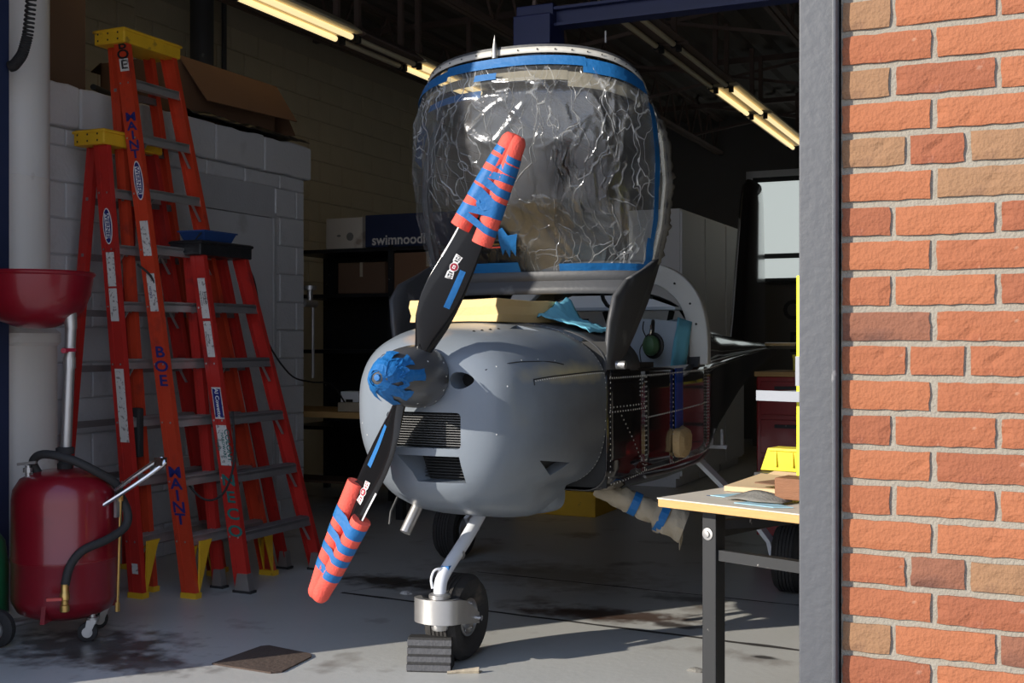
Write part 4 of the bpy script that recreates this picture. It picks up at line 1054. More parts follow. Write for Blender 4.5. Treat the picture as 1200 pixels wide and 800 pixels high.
MB().tube([(.2, 1.97, 1.46), (.2, 1.6, 1.50), (.26, 1.35, 1.58)], .01, 8, smooth=3).tube([(.3, 2.0, 1.55), (.34, 1.75, 1.56), (.4, 1.5, 1.62)], .008, 8, smooth=3).build('canopy_strut', M['dk'], ac)

# side skin: panel laps, rivets, blue strip, sponge
def side_pt(y, z, off=.0):
    hw, zs, zb = interp(FUS, y); r = .10
    x = hw if z > zb + r else hw - r + math.sqrt(max(0, r * r - (zb + r - z) ** 2))
    return Vector((x + off, y, z))
def lap(y0, y1, z0, z1, mat, nm, off=.0015, label=None, parent=None):
    rows = []
    for k in range(8):
        y = y0 + (y1 - y0) * k / 7; rows.append([side_pt(y, z0 + (z1 - z0) * j / 5, off) for j in range(6)])
    return MB().grid(rows).build(nm, M[mat], parent or fus, smooth=True, solid=.001, label=label)
lap(.74, 1.16, .735, 1.185, 'skin', 'side_panel'); lap(1.165, 1.56, .735, 1.185, 'skin', 'side_panel'); lap(1.565, 2.28, .735, 1.185, 'skin', 'side_panel')
lap(1.59, 1.74, .76, 1.19, 'blue_strip', 'blue_strip', .003, label='blue vertical strip on the side')
n_ = Vector((1, 0, 0)); pts = []
def line(y0, z0, y1, z1, n):
    for k in range(n): 
        t = k / (n - 1); pts.append((side_pt(y0 + (y1 - y0) * t, z0 + (z1 - z0) * t, .003), n_))
line(.76, 1.165, 2.28, 1.172, 70); line(2.3, 1.175, 3.2, 1.19, 30)
line(.76, 1.02, 1.16, 1.02, 16); line(.765, 1.04, 1.14, 1.04, 12); line(1.17, .975, 2.27, .995, 44)
line(.765, .70, 1.16, .735, 18); line(1.18, .735, 2.27, .735, 46)
line(.765, .72, .765, 1.17, 20); line(1.155, .74, 1.155, 1.16, 20); line(1.175, .74, 1.175, 1.16, 20); line(1.56, .74, 1.56, 1.16, 20)
line(1.09, 1.08, 1.09, 1.15, 5); line(1.12, 1.08, 1.12, 1.15, 5)
line(2.27, .74, 2.27, 1.16, 26); line(2.32, .74, 2.32, 1.16, 26); line(.88, 1.0, 1.15, .75, 14)
rivets('rivet_rows', pts, fus, .0045)
m = MB(); rr = random.Random(3); ring = []
for lv, (x, s) in enumerate(((.003, 1.0), (.035, .95), (.05, .6))):
    ring.append([side_pt(1.66, .83) + Vector((x, s * .095 * sgn(math.cos(a)) * abs(math.cos(a)) ** .6 * (1 + .25 * rr.random()), s * .062 * sgn(math.sin(a)) * abs(math.sin(a)) ** .6 * (1 + .35 * rr.random()))) for a in [2 * PI * k / 16 for k in range(16)]])
m.loft(ring, True, True); m.build('sponge_pad', M['sponge'], fus, label='tan sponge pad taped to the side')
# bright bent edge along the lower side
MB().tube([side_pt(y, interp(FUS, y)[2] + .045, .004) for y in (1.2, 1.5, 1.8, 2.1, 2.3, 2.45)], .006, 6).build('edge_trim', M['zinc'], fus, smooth=True)

# tail fin, stabilizer
def fin_ring(y0, y1, z, th):
    q = []
    for k in range(13):
        t = k / 12; h = th * 2.6 * (.2969 * math.sqrt(t) - .126 * t - .3516 * t * t + .2843 * t ** 3 - .1015 * t ** 4) * 1.9; q.append((t, h))
    return [Vector((h, y0 + (y1 - y0) * t, z)) for t, h in q] + [Vector((-h, y0 + (y1 - y0) * t, z)) for t, h in reversed(q[1:-1])]
MB().loft([fin_ring(4.78, 5.94, 1.29, .12), fin_ring(4.86, 5.93, 1.5, .12), fin_ring(5.14, 5.85, 2.42, .10), fin_ring(5.20, 5.82, 2.54, .085), fin_ring(5.30, 5.76, 2.60, .05)], True, True).build('fin', M['skin'], ac, smooth=True)
def stab(s):
    rings = []
    for x in (.06, .4, 1.0, 1.22, 1.27):
        e = 1 if x < 1.2 else (.8 if x < 1.25 else .3)
        rings.append([Vector((s * x, 5.85 + (p.y - .3) * (1 if e == 1 else .9), 1.285 + p.x * e)) for p in fin_ring(0, .62, 0, .055)])
    MB().loft(rings, True, True).build('stabilizer', M['zinc'], ac, smooth=True)
stab(1); stab(-1)
MB().b2((.36, 2.93, .70), (.375, 2.95, .80)).b2((.42, 2.93, .70), (.435, 2.95, .80)).b2((.33, 2.92, .685), (.46, 2.96, .705)).build('tie_down_bracket', M['white_gear'], ac)

# ---------------------------------------------------------------- landing gear
def wheel(c, r, wd, side=1, rim=.075):
    c = Vector(c); ax = Vector((1, 0, 0)); h = wd / 2
    p = [(rim, -h * .62), (rim + .012, -h * .8), (r * .72, -h * 1.0), (r * .88, -h * .93), (r * .965, -h * .66)]
    g = []
    for k in range(5):                          # circumferential grooves
        z0 = -h * .60 + k * h * .24
        g += [(r, z0), (r, z0 + h * .17), (r - .006, z0 + h * .18), (r - .006, z0 + h * .23)]
    prof = p + g + [(r, h * .60)] + [(a, -b) for a, b in reversed(p)]
    t = MB().lathe(prof, c, ax, 56, False).build('tire', M['tire'], ac, smooth=True)
    hb = MB()
    for s in (-1, 1):
        hb.lathe([(rim + .004, s * h * .60), (rim + .003, s * h * .76), (rim - .005, s * h * .78), (rim - .010, s * h * .66), (.050, s * h * .60), (.040, s * h * .70), (.022, s * h * .72), (.016, s * h * .82), (.001, s * h * .82)], c, ax, 36, False)
    o = hb.build('wheel_hub', M['zinc'], t, smooth=True)
    b = MB()
    for s in (-1, 1):
        for k in range(6):
            a = k * PI / 3; b.lathe([(.006, s * h * .56), (.006, s * h * .74), (.001, s * h * .76)], c + Vector((0, .057 * math.cos(a), .057 * math.sin(a))), ax, 8)
    stuff(b.build('hub_bolts', M['chrome'], t))
    return t
NW = Vector((-.03, .43, .176))
wheel(NW, .176, .150)
leg = MB().tube([(0, .64, .62), (0, .46, .50), (0, .30, .41), (0, .235, .36), (0, .222, .30), (0, .222, .27)], [.027, .027, .0265, .026, .026, .026], 20, smooth=5).build('nose_leg', M['white_gear'], ac, smooth=True)
MB().lathe([(.03, 0), (.03, .012)], (0, .385, .448), (0, -.83, -.55), 18).build('leg_clamp', M['zinc'], leg)
MB().tube([(0.012, .27, .40), (-.02, .225, .405), (-.035, .215, .37), (-.03, .215, .33)], .005, 8, smooth=4).build('brake_line', M['white_gear'], leg, smooth=True)
MB().b2((-.012, .255, .395), (.022, .29, .415)).build('tape_strip', M['tape'], leg)
# fork: pivot block, two plates back to the axle
fk = MB()
q = [Vector((.0, .222, .15)) + Vector((0, 0, 0))]
arc = [(-.015 + .098 * math.sin(a), .225 - .060 * math.cos(a)) for a in [PI * (k / 12 - .5) for k in range(13)]]
outer = [(-.128, .45), (-.124, .31)] + arc + [(.074, .31), (.066, .445)]
inner = [(.060, .45), (.066, .31), (.070, .25), (.03, .195), (-.06, .195), (-.10, .25), (-.116, .31), (-.120, .45)]
poly = outer + inner
rows_t = [(x, y, .292 if y < .29 else (.272 if y < .35 else .196)) for x, y in poly]; rows_b = [(x, y, .195 if y < .29 else (.178 if y < .35 else .152)) for x, y in poly]
n = len(poly); no = len(outer)
fk.v += rows_t + rows_b
for i in range(n): fk.f.append((i, (i + 1) % n, n + (i + 1) % n, n + i))
ni = len(inner)
def o2i(i):                                     # matching inner vertex for an outer one
    t = i / (no - 1); return no + (ni - 1) - round(t * (ni - 1))
for L_ in (0, n):
    for i in range(no - 1):
        a, b = o2i(i), o2i(i + 1); f = (L_ + i, L_ + i + 1, L_ + b) + (() if a == b else (L_ + a,)); fk.f.append(f)
fork = fk.build('nose_fork', M['zinc'], ac, smooth=True)
MB().lathe([(.036, 0), (.044, .004), (.044, .018), (.032, .024)], (0, .222, .290), n=24).lathe([(.03, -.03), (.034, -.02), (.034, 0)], (0, .222, .196), n=20).build('pivot_collar', M['zinc'], fork, smooth=True)
MB().cyl((-.14, .435, .176), (.082, .435, .176), .011, n=12).build('axle_bolt', M['chrome'], fork)
for s, pos in ((1, (.955, 2.34, .178)), (-1, (-1.10, 2.44, .178))):
    wheel(pos, .178, .15)
    x0 = .46 if s > 0 else -.46; x1 = pos[0] - s * .085
    pts_ = [Vector((x0, 2.24, .705)), Vector((x0 + (x1 - x0) * .35, 2.27, .56)), Vector((x0 + (x1 - x0) * .7, 2.31, .40)), Vector((x0 + (x1 - x0) * .95, 2.335, .26)), Vector((x1, 2.34 if s > 0 else 2.44, .16))]
    if s < 0:
        for i, p in enumerate(pts_): p.y += .10 * i / 4
    rings = []
    for i in range(25):
        t = i / 24 * 4; k = min(3, int(t)); p = pts_[k].lerp(pts_[k + 1], t - k); d = (pts_[k + 1] - pts_[k]).normalized(); nrm = d.cross(Vector((0, 1, 0))).normalized()
        rings.append([p + Vector((0, a * .05, 0)) + nrm * b * .011 for a, b in ((-1, -1), (1, -1), (1, 1), (-1, 1))])
    lg = MB().loft(rings, True, True).build('main_leg', M['white_gear'], ac, smooth=20)
    MB().lathe([(.04, 0), (.085, .004), (.085, .012), (.04, .016)], (x1 + s * .0, pos[1], .178), (s, 0, 0), 24).build('brake_disc', M['zinc'], lg)
# exhaust stub and drain under the chin
ex = MB().cyl((-.20, .43, .66), (-.235, .35, .52), .024, n=18).build('exhaust_pipe', M['zinc'], ac, smooth=True)
MB().tube([(-.30, .40, .66), (-.315, .37, .60), (-.31, .35, .55)], .006, 8).build('drain_tube', M['black_st'], ac)
# boarding step wrapped in paper and blue tape
c0, c1, c2, c3 = Vector((.38, .96, .66)), Vector((.49, 1.02, .625)), Vector((.62, 1.07, .56)), Vector((.745, 1.11, .50))
rr = random.Random(11); rings = []
for i in range(22):
    t = i / 21 * 3; k = min(2, int(t)); p = (c0, c1, c2)[k].lerp((c1, c2, c3)[k], t - k); d = Vector((.8, .2, -.3)).normalized(); a = d.cross(Vector((0, 0, 1))).normalized(); b = d.cross(a)
    r = .020 + .026 * min(1, i / 6) + (.020 if i > 14 else 0)
    rings.append([p + (a * math.cos(q_) + b * math.sin(q_)) * r * (1 + .22 * rr.uniform(-1, 1)) for q_ in [2 * PI * j / 14 for j in range(14)]])
st = MB().loft(rings, True, True).build('wrapped_step', M['paperwrap'], ac, smooth=50, label='boarding step wrapped in tan paper')
rows = [[c3 + Vector((-.015 + .012 * noise.noise((k, j, 3)), .012 * j - .02, .02 - .030 * k + .01 * j)) for j in range(5)] for k in range(5)]
MB().grid(rows).build('paper_tail', M['paperwrap'], st, solid=.003)
for t0 in (.38, .80):
    p = c1.lerp(c2, t0) if t0 < .5 else c2.lerp(c3, .25); d = (c3 - c1).normalized(); a = d.cross(Vector((0, 0, 1))).normalized(); b = d.cross(a); r = .054 if t0 < .5 else .072
    MB().loft([[p + d * e + (a * math.cos(q_) + b * math.sin(q_)) * r for q_ in [2 * PI * j / 16 for j in range(16)]] for e in (-.018, 0, .018)], True, False).build('tape_band', M['tape'], st, solid=.002)

# ---------------------------------------------------------------- tipped canopy
YC = 1.22
def can_w(t): return interp([(0, .50), (.10, .565), (.3, .605), (.55, .625), (.78, .61), (.92, .575), (1.0, .545), (1.06, .54)], t)[0]
def can_b(t): return interp([(0, .10), (.15, .22), (.35, .34), (.6, .42), (.8, .43), (.95, .38), (1.06, .36)], t)[0]
def can_pt(t, f, off=0.0):
    """t: 0 foot (the canopy's front) .. 1 top (its rear bow); f: -1 .. 1 around it"""
    a = f * PI / 2; w_, b = can_w(t) + off, can_b(t) + off
    x = w_ * sgn(math.sin(a)) * abs(math.sin(a)) ** .86; c = abs(math.cos(a)) ** .80
    zt = 2.40 + .22 * c ** .58
    z = 1.60 + t * (zt - 1.60)
    return Vector((x, YC - b * c + .06 * t * 0, z))
def can_patch(t0, t1, f0, f1, nt, nf, off=0, jit=0, seed=0):
    rows = []
    for i in range(nt + 1):
        row = []
        for j in range(nf + 1):
            f = f0 + (f1 - f0) * j / nf; t = t0 + (t1 - t0) * i / nt
            d = jit * noise.noise((f * 6 + seed, t * 7, seed)) + jit * .6 * noise.noise((f * 17, t * 14, seed + 3))
            row.append(can_pt(t, f, off + d))
        rows.append(row)
    return MB().grid(rows)
cf = MB()
# frame: rear bow at the top, side rails, front skirt, port and starboard arms to the hinges
bow = []
for k in range(41):
    f = -1 + 2 * k / 40; bow.append([can_pt(1.0, f, .004), can_pt(1.022, f, .004), can_pt(1.022, f, -.03), can_pt(1.0, f, -.03)])
canopy = cf.loft(bow, True, True).build('canopy_frame', M['primer_d'], ac, smooth=25, label='dark grey frame of the canopy tipped up over the nose')
can_patch(.983, 1.010, -.93, .93, 2, 40, .007).build('bow_flange', M['rollbar'], canopy, smooth=True, solid=.003, label='pale rim along the top of the canopy')
rivets('bow_screws', [(can_pt(.997, -.8 + 1.6 * k / 17, .011), (0, -1, .1)) for k in range(18)], canopy, .004, 'dk')
for s in (1, -1):
    rings = []
    for k in range(21):
        t = .02 + .98 * k / 20; p = can_pt(t, s, .0); rings.append([p + Vector((s * a, b, 0)) for a, b in ((-.012, -.005), (.016, -.005), (.016, .05), (-.012, .05))])
    MB().loft(rings, True, True).build('side_rail', M['primer_d'], canopy, smooth=25)
# skirt (front fairing of the canopy), continuous with two arms
rows = []
for k in range(49):
    f = -1 + 2 * k / 48; a = f * PI / 2
    p = can_pt(.0, f, .02); q = can_pt(.045, f, .014)
    dz = .062 + .03 * abs(f) ** 3
    rows.append([q, p + Vector((0, -.006, 0)), p + Vector((p.x * .03, -.022, -dz * .5)), p + Vector((p.x * .06, -.035, -dz))])
MB().grid(rows).build('skirt', M['primer_d'], canopy, smooth=True, solid=.008)
for s in (1, -1):
    o_, i_ = [], []
    A = [(1.30, 1.72), (1.26, 1.64), (1.18, 1.50), (1.06, 1.36), (.95, 1.25), (.90, 1.185)]       # rear edge (y, z)
    B = [(1.06, 1.645), (.86, 1.585), (.755, 1.51), (.74, 1.40), (.745, 1.27), (.735, 1.185)]       # front edge
    rows = []
    for (ya, za), (yb, zb) in zip(A, B):
        xx = .515 + .065 * (za - 1.19) / .5
        rows.append([Vector((s * (xx + .008 * math.sin(PI * j / 4)), ya + (yb - ya) * j / 4, za + (zb - za) * j / 4)) for j in range(5)])
    MB().grid(rows).build('hinge_arm', M['primer_d'], canopy, smooth=True, solid=.02)
    MB().lathe([(.018, 0), (.018, .04)], (s * .54, .80, 1.22), (s, 0, 0), 12).build('hinge_pin', M['zinc'], canopy)
glz = can_patch(.02, .99, -.985, .985, 40, 60, 0, .0).build('glazing', None, canopy, smooth=True)
def clear():
    m = bpy.data.materials.new('clear_glazing'); m.use_nodes = True; nt = m.node_tree; N, L = nt.nodes, nt.links
    for n_ in list(N): N.remove(n_)
    o = N.new('ShaderNodeOutputMaterial'); a = N.new('ShaderNodeBsdfTransparent'); a.inputs[0].default_value = (.86, .88, .88, 1)
    g = N.new('ShaderNodeBsdfGlossy'); g.inputs['Roughness'].default_value = .03; x = N.new('ShaderNodeMixShader'); x.inputs[0].default_value = .05
    L.new(a.outputs[0], x.inputs[1]); L.new(g.outputs[0], x.inputs[2]); L.new(x.outputs[0], o.inputs[0]); return m
glz.data.materials.append(clear())
# the film: fine ridges modelled in the mesh
rr = random.Random(21); ridges = []
for k in range(150):
    t, f = rr.random(), rr.uniform(-.95, .95); a = rr.gauss(.25, .6); ln = rr.uniform(.08, .42)
    ridges.append((t, f, math.cos(a), math.sin(a), ln, rr.uniform(.003, .008), rr.uniform(.006, .014)))
NT, NF = 150, 190; rows = []
for i in range(NT + 1):
    row = []
    for j in range(NF + 1):
        t = i / NT; f = -1 + 2 * j / NF; d = .006 + .004 * noise.noise((f * 5, t * 5, 3)) + .0025 * noise.noise((f * 16, t * 9, 6))
        row.append((t, f, d))
    rows.append(row)
D_ = [[c[2] for c in r] for r in rows]
for (t0, f0, ct, cfv, ln, h, wd) in ridges:
    i0, i1 = max(0, int((t0 - ln) * NT)), min(NT, int((t0 + ln) * NT) + 1); j0, j1 = max(0, int((f0 - ln + 1) / 2 * NF) - 2), min(NF, int((f0 + ln + 1) / 2 * NF) + 2)
    for i in range(i0, i1 + 1):
        for j in range(j0, j1 + 1):
            dt, df = i / NT - t0, -1 + 2 * j / NF - f0; al = dt * ct + df * cfv; ac2 = -dt * cfv + df * ct + .05 * math.sin(al * 14)
            if abs(al) < ln * .5 and abs(ac2) < wd * 2.2: D_[i][j] += h * math.exp(-(ac2 / wd) ** 2) * (1 - (2 * al / ln) ** 2)
rows = []
for i in range(NT + 1):
    row = []
    for j in range(NF + 1):
        t, f = -.02 + .985 * i / NT, (-1.0 + 2.0 * j / NF) * .995; e = 0
        if i == 0: t += .018 * noise.noise((f * 14, 1, 2))
        row.append(can_pt(t, f, D_[i][j]))
    rows.append(row)
fl_ = MB().grid(rows).build('plastic_film', M['film'], canopy, smooth=180, label='crinkled clear plastic film taped over the canopy')
# ragged film edge on the left side of the aircraft
rows = []
for k in range(60):
    t = .0 + .92 * k / 59; p = can_pt(t, 1.0, .01); w2 = .02 + .028 * abs(noise.noise((t * 16, 2, 2))); rows.append([p + Vector((0, -.03, 0)), p + Vector((.012 * noise.noise((t * 22, 1, 0)) + .012, .03, 0)), p + Vector((.02 * noise.noise((t * 31, 5, 0)) + .012, .03 + w2, .01 * noise.noise((t * 40, 0, 0))))])
MB().grid(rows).build('film_edge', M['mesh_grey'], canopy, smooth=True, solid=.002)
# blue masking tape round the film
can_patch(.905, .955, -.78, -.30, 3, 26, .016, .004, 1).build('masking_tape', M['tape'], canopy, smooth=True)
can_patch(.925, .968, -.32, .40, 3, 30, .016, .002, 2).build('masking_tape', M['tape'], canopy, smooth=True)
can_patch(.895, .962, .38, .84, 3, 26, .016, .003, 3).build('masking_tape', M['tape'], canopy, smooth=True)
can_patch(.20, .86, .84, .90, 30, 3, .014, .004, 4).build('masking_tape', M['tape'], canopy, smooth=True)
can_patch(.03, .20, .80, .90, 8, 3, .014, .006, 5).build('masking_tape', M['tape'], canopy, smooth=True)
can_patch(.68, .90, -.98, -.90, 10, 3, .014, .006, 6).build('masking_tape', M['tape'], canopy, smooth=True)
can_patch(.03, .085, -.62, -.02, 3, 22, .020, .005, 7).build('masking_tape', M['tape'], canopy, smooth=True)
can_patch(.03, .075, .16, .84, 3, 26, .020, .006, 8).build('masking_tape', M['tape'], canopy, smooth=True)
can_patch(.87, .90, -.12, -.02, 3, 6, .016, .004, 9).build('masking_tape', M['tape'], canopy, smooth=True)
can_patch(.80, .835, -.50, -.10, 3, 14, -.02, .004, 12).build('masking_tape', M['tape'], canopy, smooth=True)
can_patch(.86, .905, -.62, .30, 3, 30, -.012, .004, 10).build('edge_filler', M['paperwrap'], canopy, smooth=True)
can_patch(.83, .90, .30, .80, 3, 30, -.012, .004, 11).build('edge_filler', M['paperwrap'], canopy, smooth=True)
# torn tape butterfly and a stub of coloured wire on the film
def on_can(poly, name, mat, off):
    MB().add([can_pt(t, f, off + .003 * math.sin(40 * t)) for t, f in poly], [tuple(range(len(poly)))]).build(name, M[mat], canopy, solid=.001)
T0, F0 = .15, -.055
on_can([(T0 + a * 1.0, F0 + b) for a, b in ((.075, -.01), (.085, .012), (.05, .028), (.055, .06), (.02, .052), (-.04, .035), (-.01, .024), (-.045, .008), (-.008, .0), (-.035, -.022), (.03, -.016))], 'tape_butterfly', 'tape', .022)
for i, (mt, dz) in enumerate((('brass', .006), ('black_ink', 0), ('noodle', -.006))):
    on_can([(T0 + .012 + dz, F0 - .075), (T0 + .012 + dz, F0 - .02), (T0 + .005 + dz, F0 - .02), (T0 + .005 + dz, F0 - .075)], 'wire_stub', mt, .020)
p = can_pt(1.0, -.04, .012)
MB().lathe([(.013, -.02), (.016, 0), (.011, .03), (.001, .085)], p + Vector((-.0, -.005, -.01)), (0, 0, 1), 14).build('latch_pin', M['zinc'], canopy, smooth=True)

# ---------------------------------------------------------------- things lying on or in the aircraft
fo = MB(); rr = random.Random(9)
q = [(-.30, .0), (.0, -.01), (.13, -.02), (.155, .30), (.175, .42), (.165, .62), (-.25, .60)]
rings = []
for z, e in ((0, 0), (.03, .004), (.065, -.003), (.097, .0)):
    rings.append([Vector((x + e + .002 * rr.uniform(-1, 1), y + e, z + .012 * max(0, y - .2) + .003 * rr.uniform(-1, 1))) for x, y in q])
fo.loft(rings, True, True)
f_ = fo.build('foam_block', M['foam'], None, bevel=.004); f_.location = aw(0, .50, 1.402); f_.rotation_euler = (0, 0, AR)
tag(f_, 'cream upholstery foam block lying on the grey cowl under the canopy', 'foam block')
rows = []
for k in range(17):
    t = k / 16; row = []
    for j in range(13):
        u_ = j / 12; x = .17 + .25 * u_; y = .80 + .30 * t
        base = 1.20 + .222 * max(0, 1 - (x / .545) ** 2.2) ** .5
        z = base + .014 + .03 * abs(noise.noise((u_ * 5, t * 6, 3))) + (.10 * math.exp(-((u_ - .10) / .16) ** 2) * t)
        row.append((x - .2, y - .8, z - 1.3))
    rows.append(row)
c_ = MB().grid(rows).build('cloth', M['sheet_b'], None, smooth=True, solid=.004); c_.location = aw(.2, .8, 1.3); c_.rotation_euler = (0, 0, AR)
tag(c_, 'pale blue cloth draped over the deck beside the foam block', 'cloth')
hs = on_air('headset', 'dark green aviation headset hanging in front of the covered seat', 'headset', .405, 1.66, 1.30)
sh = MB().lathe([(.001, -.030), (.022, -.028), (.038, -.018), (.044, 0), (.044, .012), (.036, .018)], (0, 0, 0), (.35, .93, 0), 28)
for i, q_ in enumerate(sh.v): sh.v[i] = (q_[0] * .95, q_[1], q_[2] * 1.18)
sh.build('ear_cup', M['headset'], hs, smooth=True)
MB().tube([(.045 * math.cos(a) + .006, .03, .056 * math.sin(a)) for a in [2 * PI * k / 20 for k in range(20)]], .011, 8, loop=True).build('ear_cushion', M['black_st'], hs, smooth=True)
MB().lathe([(.001, -.030), (.022, -.028), (.038, -.018), (.044, 0), (.044, .012), (.036, .018)], (-.02, .10, .005), (.3, -.95, 0), 24).build('ear_cup', M['headset'], hs, smooth=True)
MB().tube([(0, 0, .05), (.005, .01, .085), (0, .04, .12), (-.01, .08, .115), (-.02, .10, .06)], .008, 8, smooth=4).build('headband', M['black_st'], hs, smooth=True)
MB().tube([(.0, -.01, .05), (.008, -.012, .075), (.004, 0, .10)], .005, 8, smooth=3).build('yoke', M['chrome'], hs, smooth=True)
MB().tube([(-.03, 0, .02), (-.05, -.01, -.02), (-.045, -.01, -.08), (-.03, -.01, -.13)], .003, 6, smooth=4).tube([(-.02, 0, .04), (-.035, -.01, .08), (-.03, -.01, .12)], .003, 6, smooth=3).build('lead', M['black_st'], hs, smooth=True)

# ================================================================== floor things near the nose wheel
ck = on_air('wheel_chock', 'black ribbed rubber wheel chock in front of the nose wheel', 'chock', -.06, .262, 0)
ck.rotation_euler = (0, 0, AR + math.radians(20)); ck.scale = (.84, .8, .95)
prof = [(-.10, 0), (.055, 0), (.055, .03), (.035, .115), (.02, .135), (-.055, .135), (-.058, .128)]
q = [(-.10, .0), (-.098, .03), (-.092, .034), (-.088, .062), (-.080, .066), (-.077, .094), (-.069, .098), (-.066, .128)]
poly = [(.05, 0), (.045, .10), (.02, .135), (-.06, .138)] + list(reversed(q))
MB().prism([(-.105, y, z) for y, z in poly], (.21, 0, 0)).build('chock_body', M['rubber'], ck, bevel=.002)
m = MB()
for k in range(4): m.b2((-.106, -.1015 + k * .0105, .006 + k * .033), (.106, -.088 + k * .0105, .030 + k * .033))
stuff(m.build('ribs', M['rib'], ck))
s_ = MB().prism([(0, 0, 0), (.19, .05, 0), (.20, .085, 0), (.14, .09, 0), (.05, .065, 0)], (0, 0, .004)).tube([(.0, .0, .004), (.09, .03, .008), (.19, .06, .01)], [.006, .008, .014], 8, smooth=4)
o = s_.build('torn_paper', M['paperwrap'], None); o.scale = (.62, .8, 1); o.location = aw(.045, .20, .001); o.rotation_euler = (0, 0, AR + .15); tag(o, 'torn scrap of paper on the floor beside the black chock', 'paper')
for i, (u, v, sz, mt, lb) in enumerate(((-2.28, 4.33, .022, 'tape', 'tiny ball of blue tape on the floor left of the nose wheel'), (-1.30, 4.63, .03, 'mesh_grey', 'small grey lump of debris on the sunlit floor beside the long joint'), (-3.08, 5.42, .03, 'white_lab', 'small white scrap at the left end of the floor joint'))):
    rr = random.Random(i); mb = MB()
    mb.loft([[Vector((sz * s * math.cos(a) * (1 + .4 * rr.random()), sz * .7 * s * math.sin(a) * (1 + .4 * rr.random()), z)) for a in [2 * PI * k / 9 for k in range(9)]] for s, z in ((1, 0), (.8, sz * .3), (.3, sz * .45))], True, True)
    single(mb, 'debris', M[mt], lb, 'debris', u, v, .001)

# ================================================================== work table at the right with its clutter
TP0 = Vector((.477, 3.90, 0)); ta = math.atan2(-.70, .714)   # world direction of the front edge
tb = bpy.data.objects.new('work_table', None); C.objects.link(tb); tb.location = TP0; tb.rotation_euler = (0, 0, ta)
tag(tb, 'work table with worn pale top, plywood edge and black legs by the door jamb', 'table')
HT = .807; SC = 1.22
TW, TDp = 1.30, .92
top = MB().b2((0, 0, HT - .004), (TW, TDp, HT)).build('table_top', M['wood_top'], tb)
MB().b2((.002, .002, HT - .030), (TW - .002, TDp - .002, HT - .004)).build('plywood_edge', M['wood_edge'], top, bevel=.002)
for x, y in ((.14, .12), (TW - .14, .12), (.14, TDp - .12), (TW - .14, TDp - .12)):
    lgm = MB().b2((x - .027, y - .027, 0), (x + .027, y + .027, HT - .03)).build('leg', M['black_st'], tb, bevel=.003)
    for zz in (HT - .115,):
        MB().lathe([(.020, 0), (.020, .003), (.011, .004), (.010, .010), (.001, .011)], (x - .004, y - .027, zz), (0, -1, 0), 18).lathe([(.016, 0), (.016, .003), (.001, .004)], (x - .027, y, zz - .01), (-1, 0, 0), 14).build('bolt', M['zinc'], lgm, smooth=True)
for a_, b_ in (((.167, .105, HT - .20), (TW - .167, .14, HT - .165)), ((.12, .15, HT - .13), (.15, TDp - .15, HT - .09)), ((.167, TDp - .14, HT - .20), (TW - .167, TDp - .105, HT - .165))): MB().b2(a_, b_).build('frame_rail', M['black_st'], tb)
MB().beam((.13, .14, HT - .09), (.60, .62, HT - .05), .03, .03).build('frame_brace', M['black_st'], tb)
m = MB(); quad_on(m, (.10, .16, HT + .0006), (1, .1, 0), (-.1, 1, 0), .03, .012); m.build('tape_strip', M['tape'], top)
def on_table(name, label, cat, x, y, z, rz=0, group=None):
    o = bpy.data.objects.new(name, None); C.objects.link(o); p = Matrix.Rotation(ta, 3, 'Z') @ Vector((x * SC, y * SC, 0)); o.scale = (SC, SC, SC); o.location = TP0 + p + Vector((0, 0, HT + z * SC)); o.rotation_euler = (0, 0, ta + rz); return tag(o, label, cat, group)
bn = on_table('parts_bin', 'yellow plastic parts bin lying at the back of the work table', 'bin', .055, .56, .034, .15); bn.scale = (.80, .80, .80)
rng = []
W_, L_, H_ = .06, .105, .052
mb = MB()
mb.loft([[(-L_, -W_ * .8, 0), (L_, -W_ * .8, 0), (L_, W_ * .8, 0), (-L_, W_ * .8, 0)], [(-L_ - .004, -W_, 2 * H_), (L_ + .002, -W_, 2 * H_), (L_ + .002, W_, 2 * H_), (-L_ - .004, W_, 2 * H_)]], True, True)
for i, p in enumerate(mb.v):
    if p[0] < 0 and p[2] > .05: mb.v[i] = (p[0] + .045, p[1], p[2] * 1.0)
mb.b2((-.06, -W_ - .008, 2 * H_ - .012), (L_ + .006, W_ + .008, 2 * H_ - .002))
mb.b2((-.03, -W_ * 1.04, .02), (-.02, -W_ * .8, .09)).b2((.05, -W_ * 1.04, .02), (.06, -W_ * .8, .09))
mb.build('bin_body', M['yel'], bn, bevel=.003)
bk = MB().prism([(0.02, 0, 0), (.24, -.02, 0), (.25, .14, 0), (.03, .15, 0)], (0, 0, .03)); o = on_table('shallow_tray', 'flat dark tray under the yellow parts bin on the table', 'tray', -.02, .47, .0015, .1); bk.build('tray_body', M['black_st'], o)
o = on_table('wood_block', 'rough brown wooden block on the table next to the jamb', 'wood block', .285, .125, .011, .10)
MB().b2((0, 0, 0), (.22, .08, .056)).build('block_body', M['wood_blk'], o, bevel=.004)
def sheet(name, label, x, y, z, rz, poly, mat, th=.002, bend=0.0, cat='paper'):
    o = on_table(name, label, cat, x, y, z, rz); mb = MB(); mb.prism([(a, b, bend * a * a) for a, b in poly], (0, 0, th)); mb.build('sheet', M[mat], o); return o
o = on_table('cardboard_sheet', 'tan folded cardboard sheet on the middle of the table', 'cardboard', .055, .235, .002, .30)
MB().prism([(0, 0, 0), (.19, -.02, 0), (.26, .16, .012), (.05, .20, .018)], (0, 0, .014)).prism([(.05, .20, .018), (.26, .16, .012), (.24, .2, .034), (.08, .235, .034)], (0, 0, .003)).build('sheet', M['paper_tan'], o)
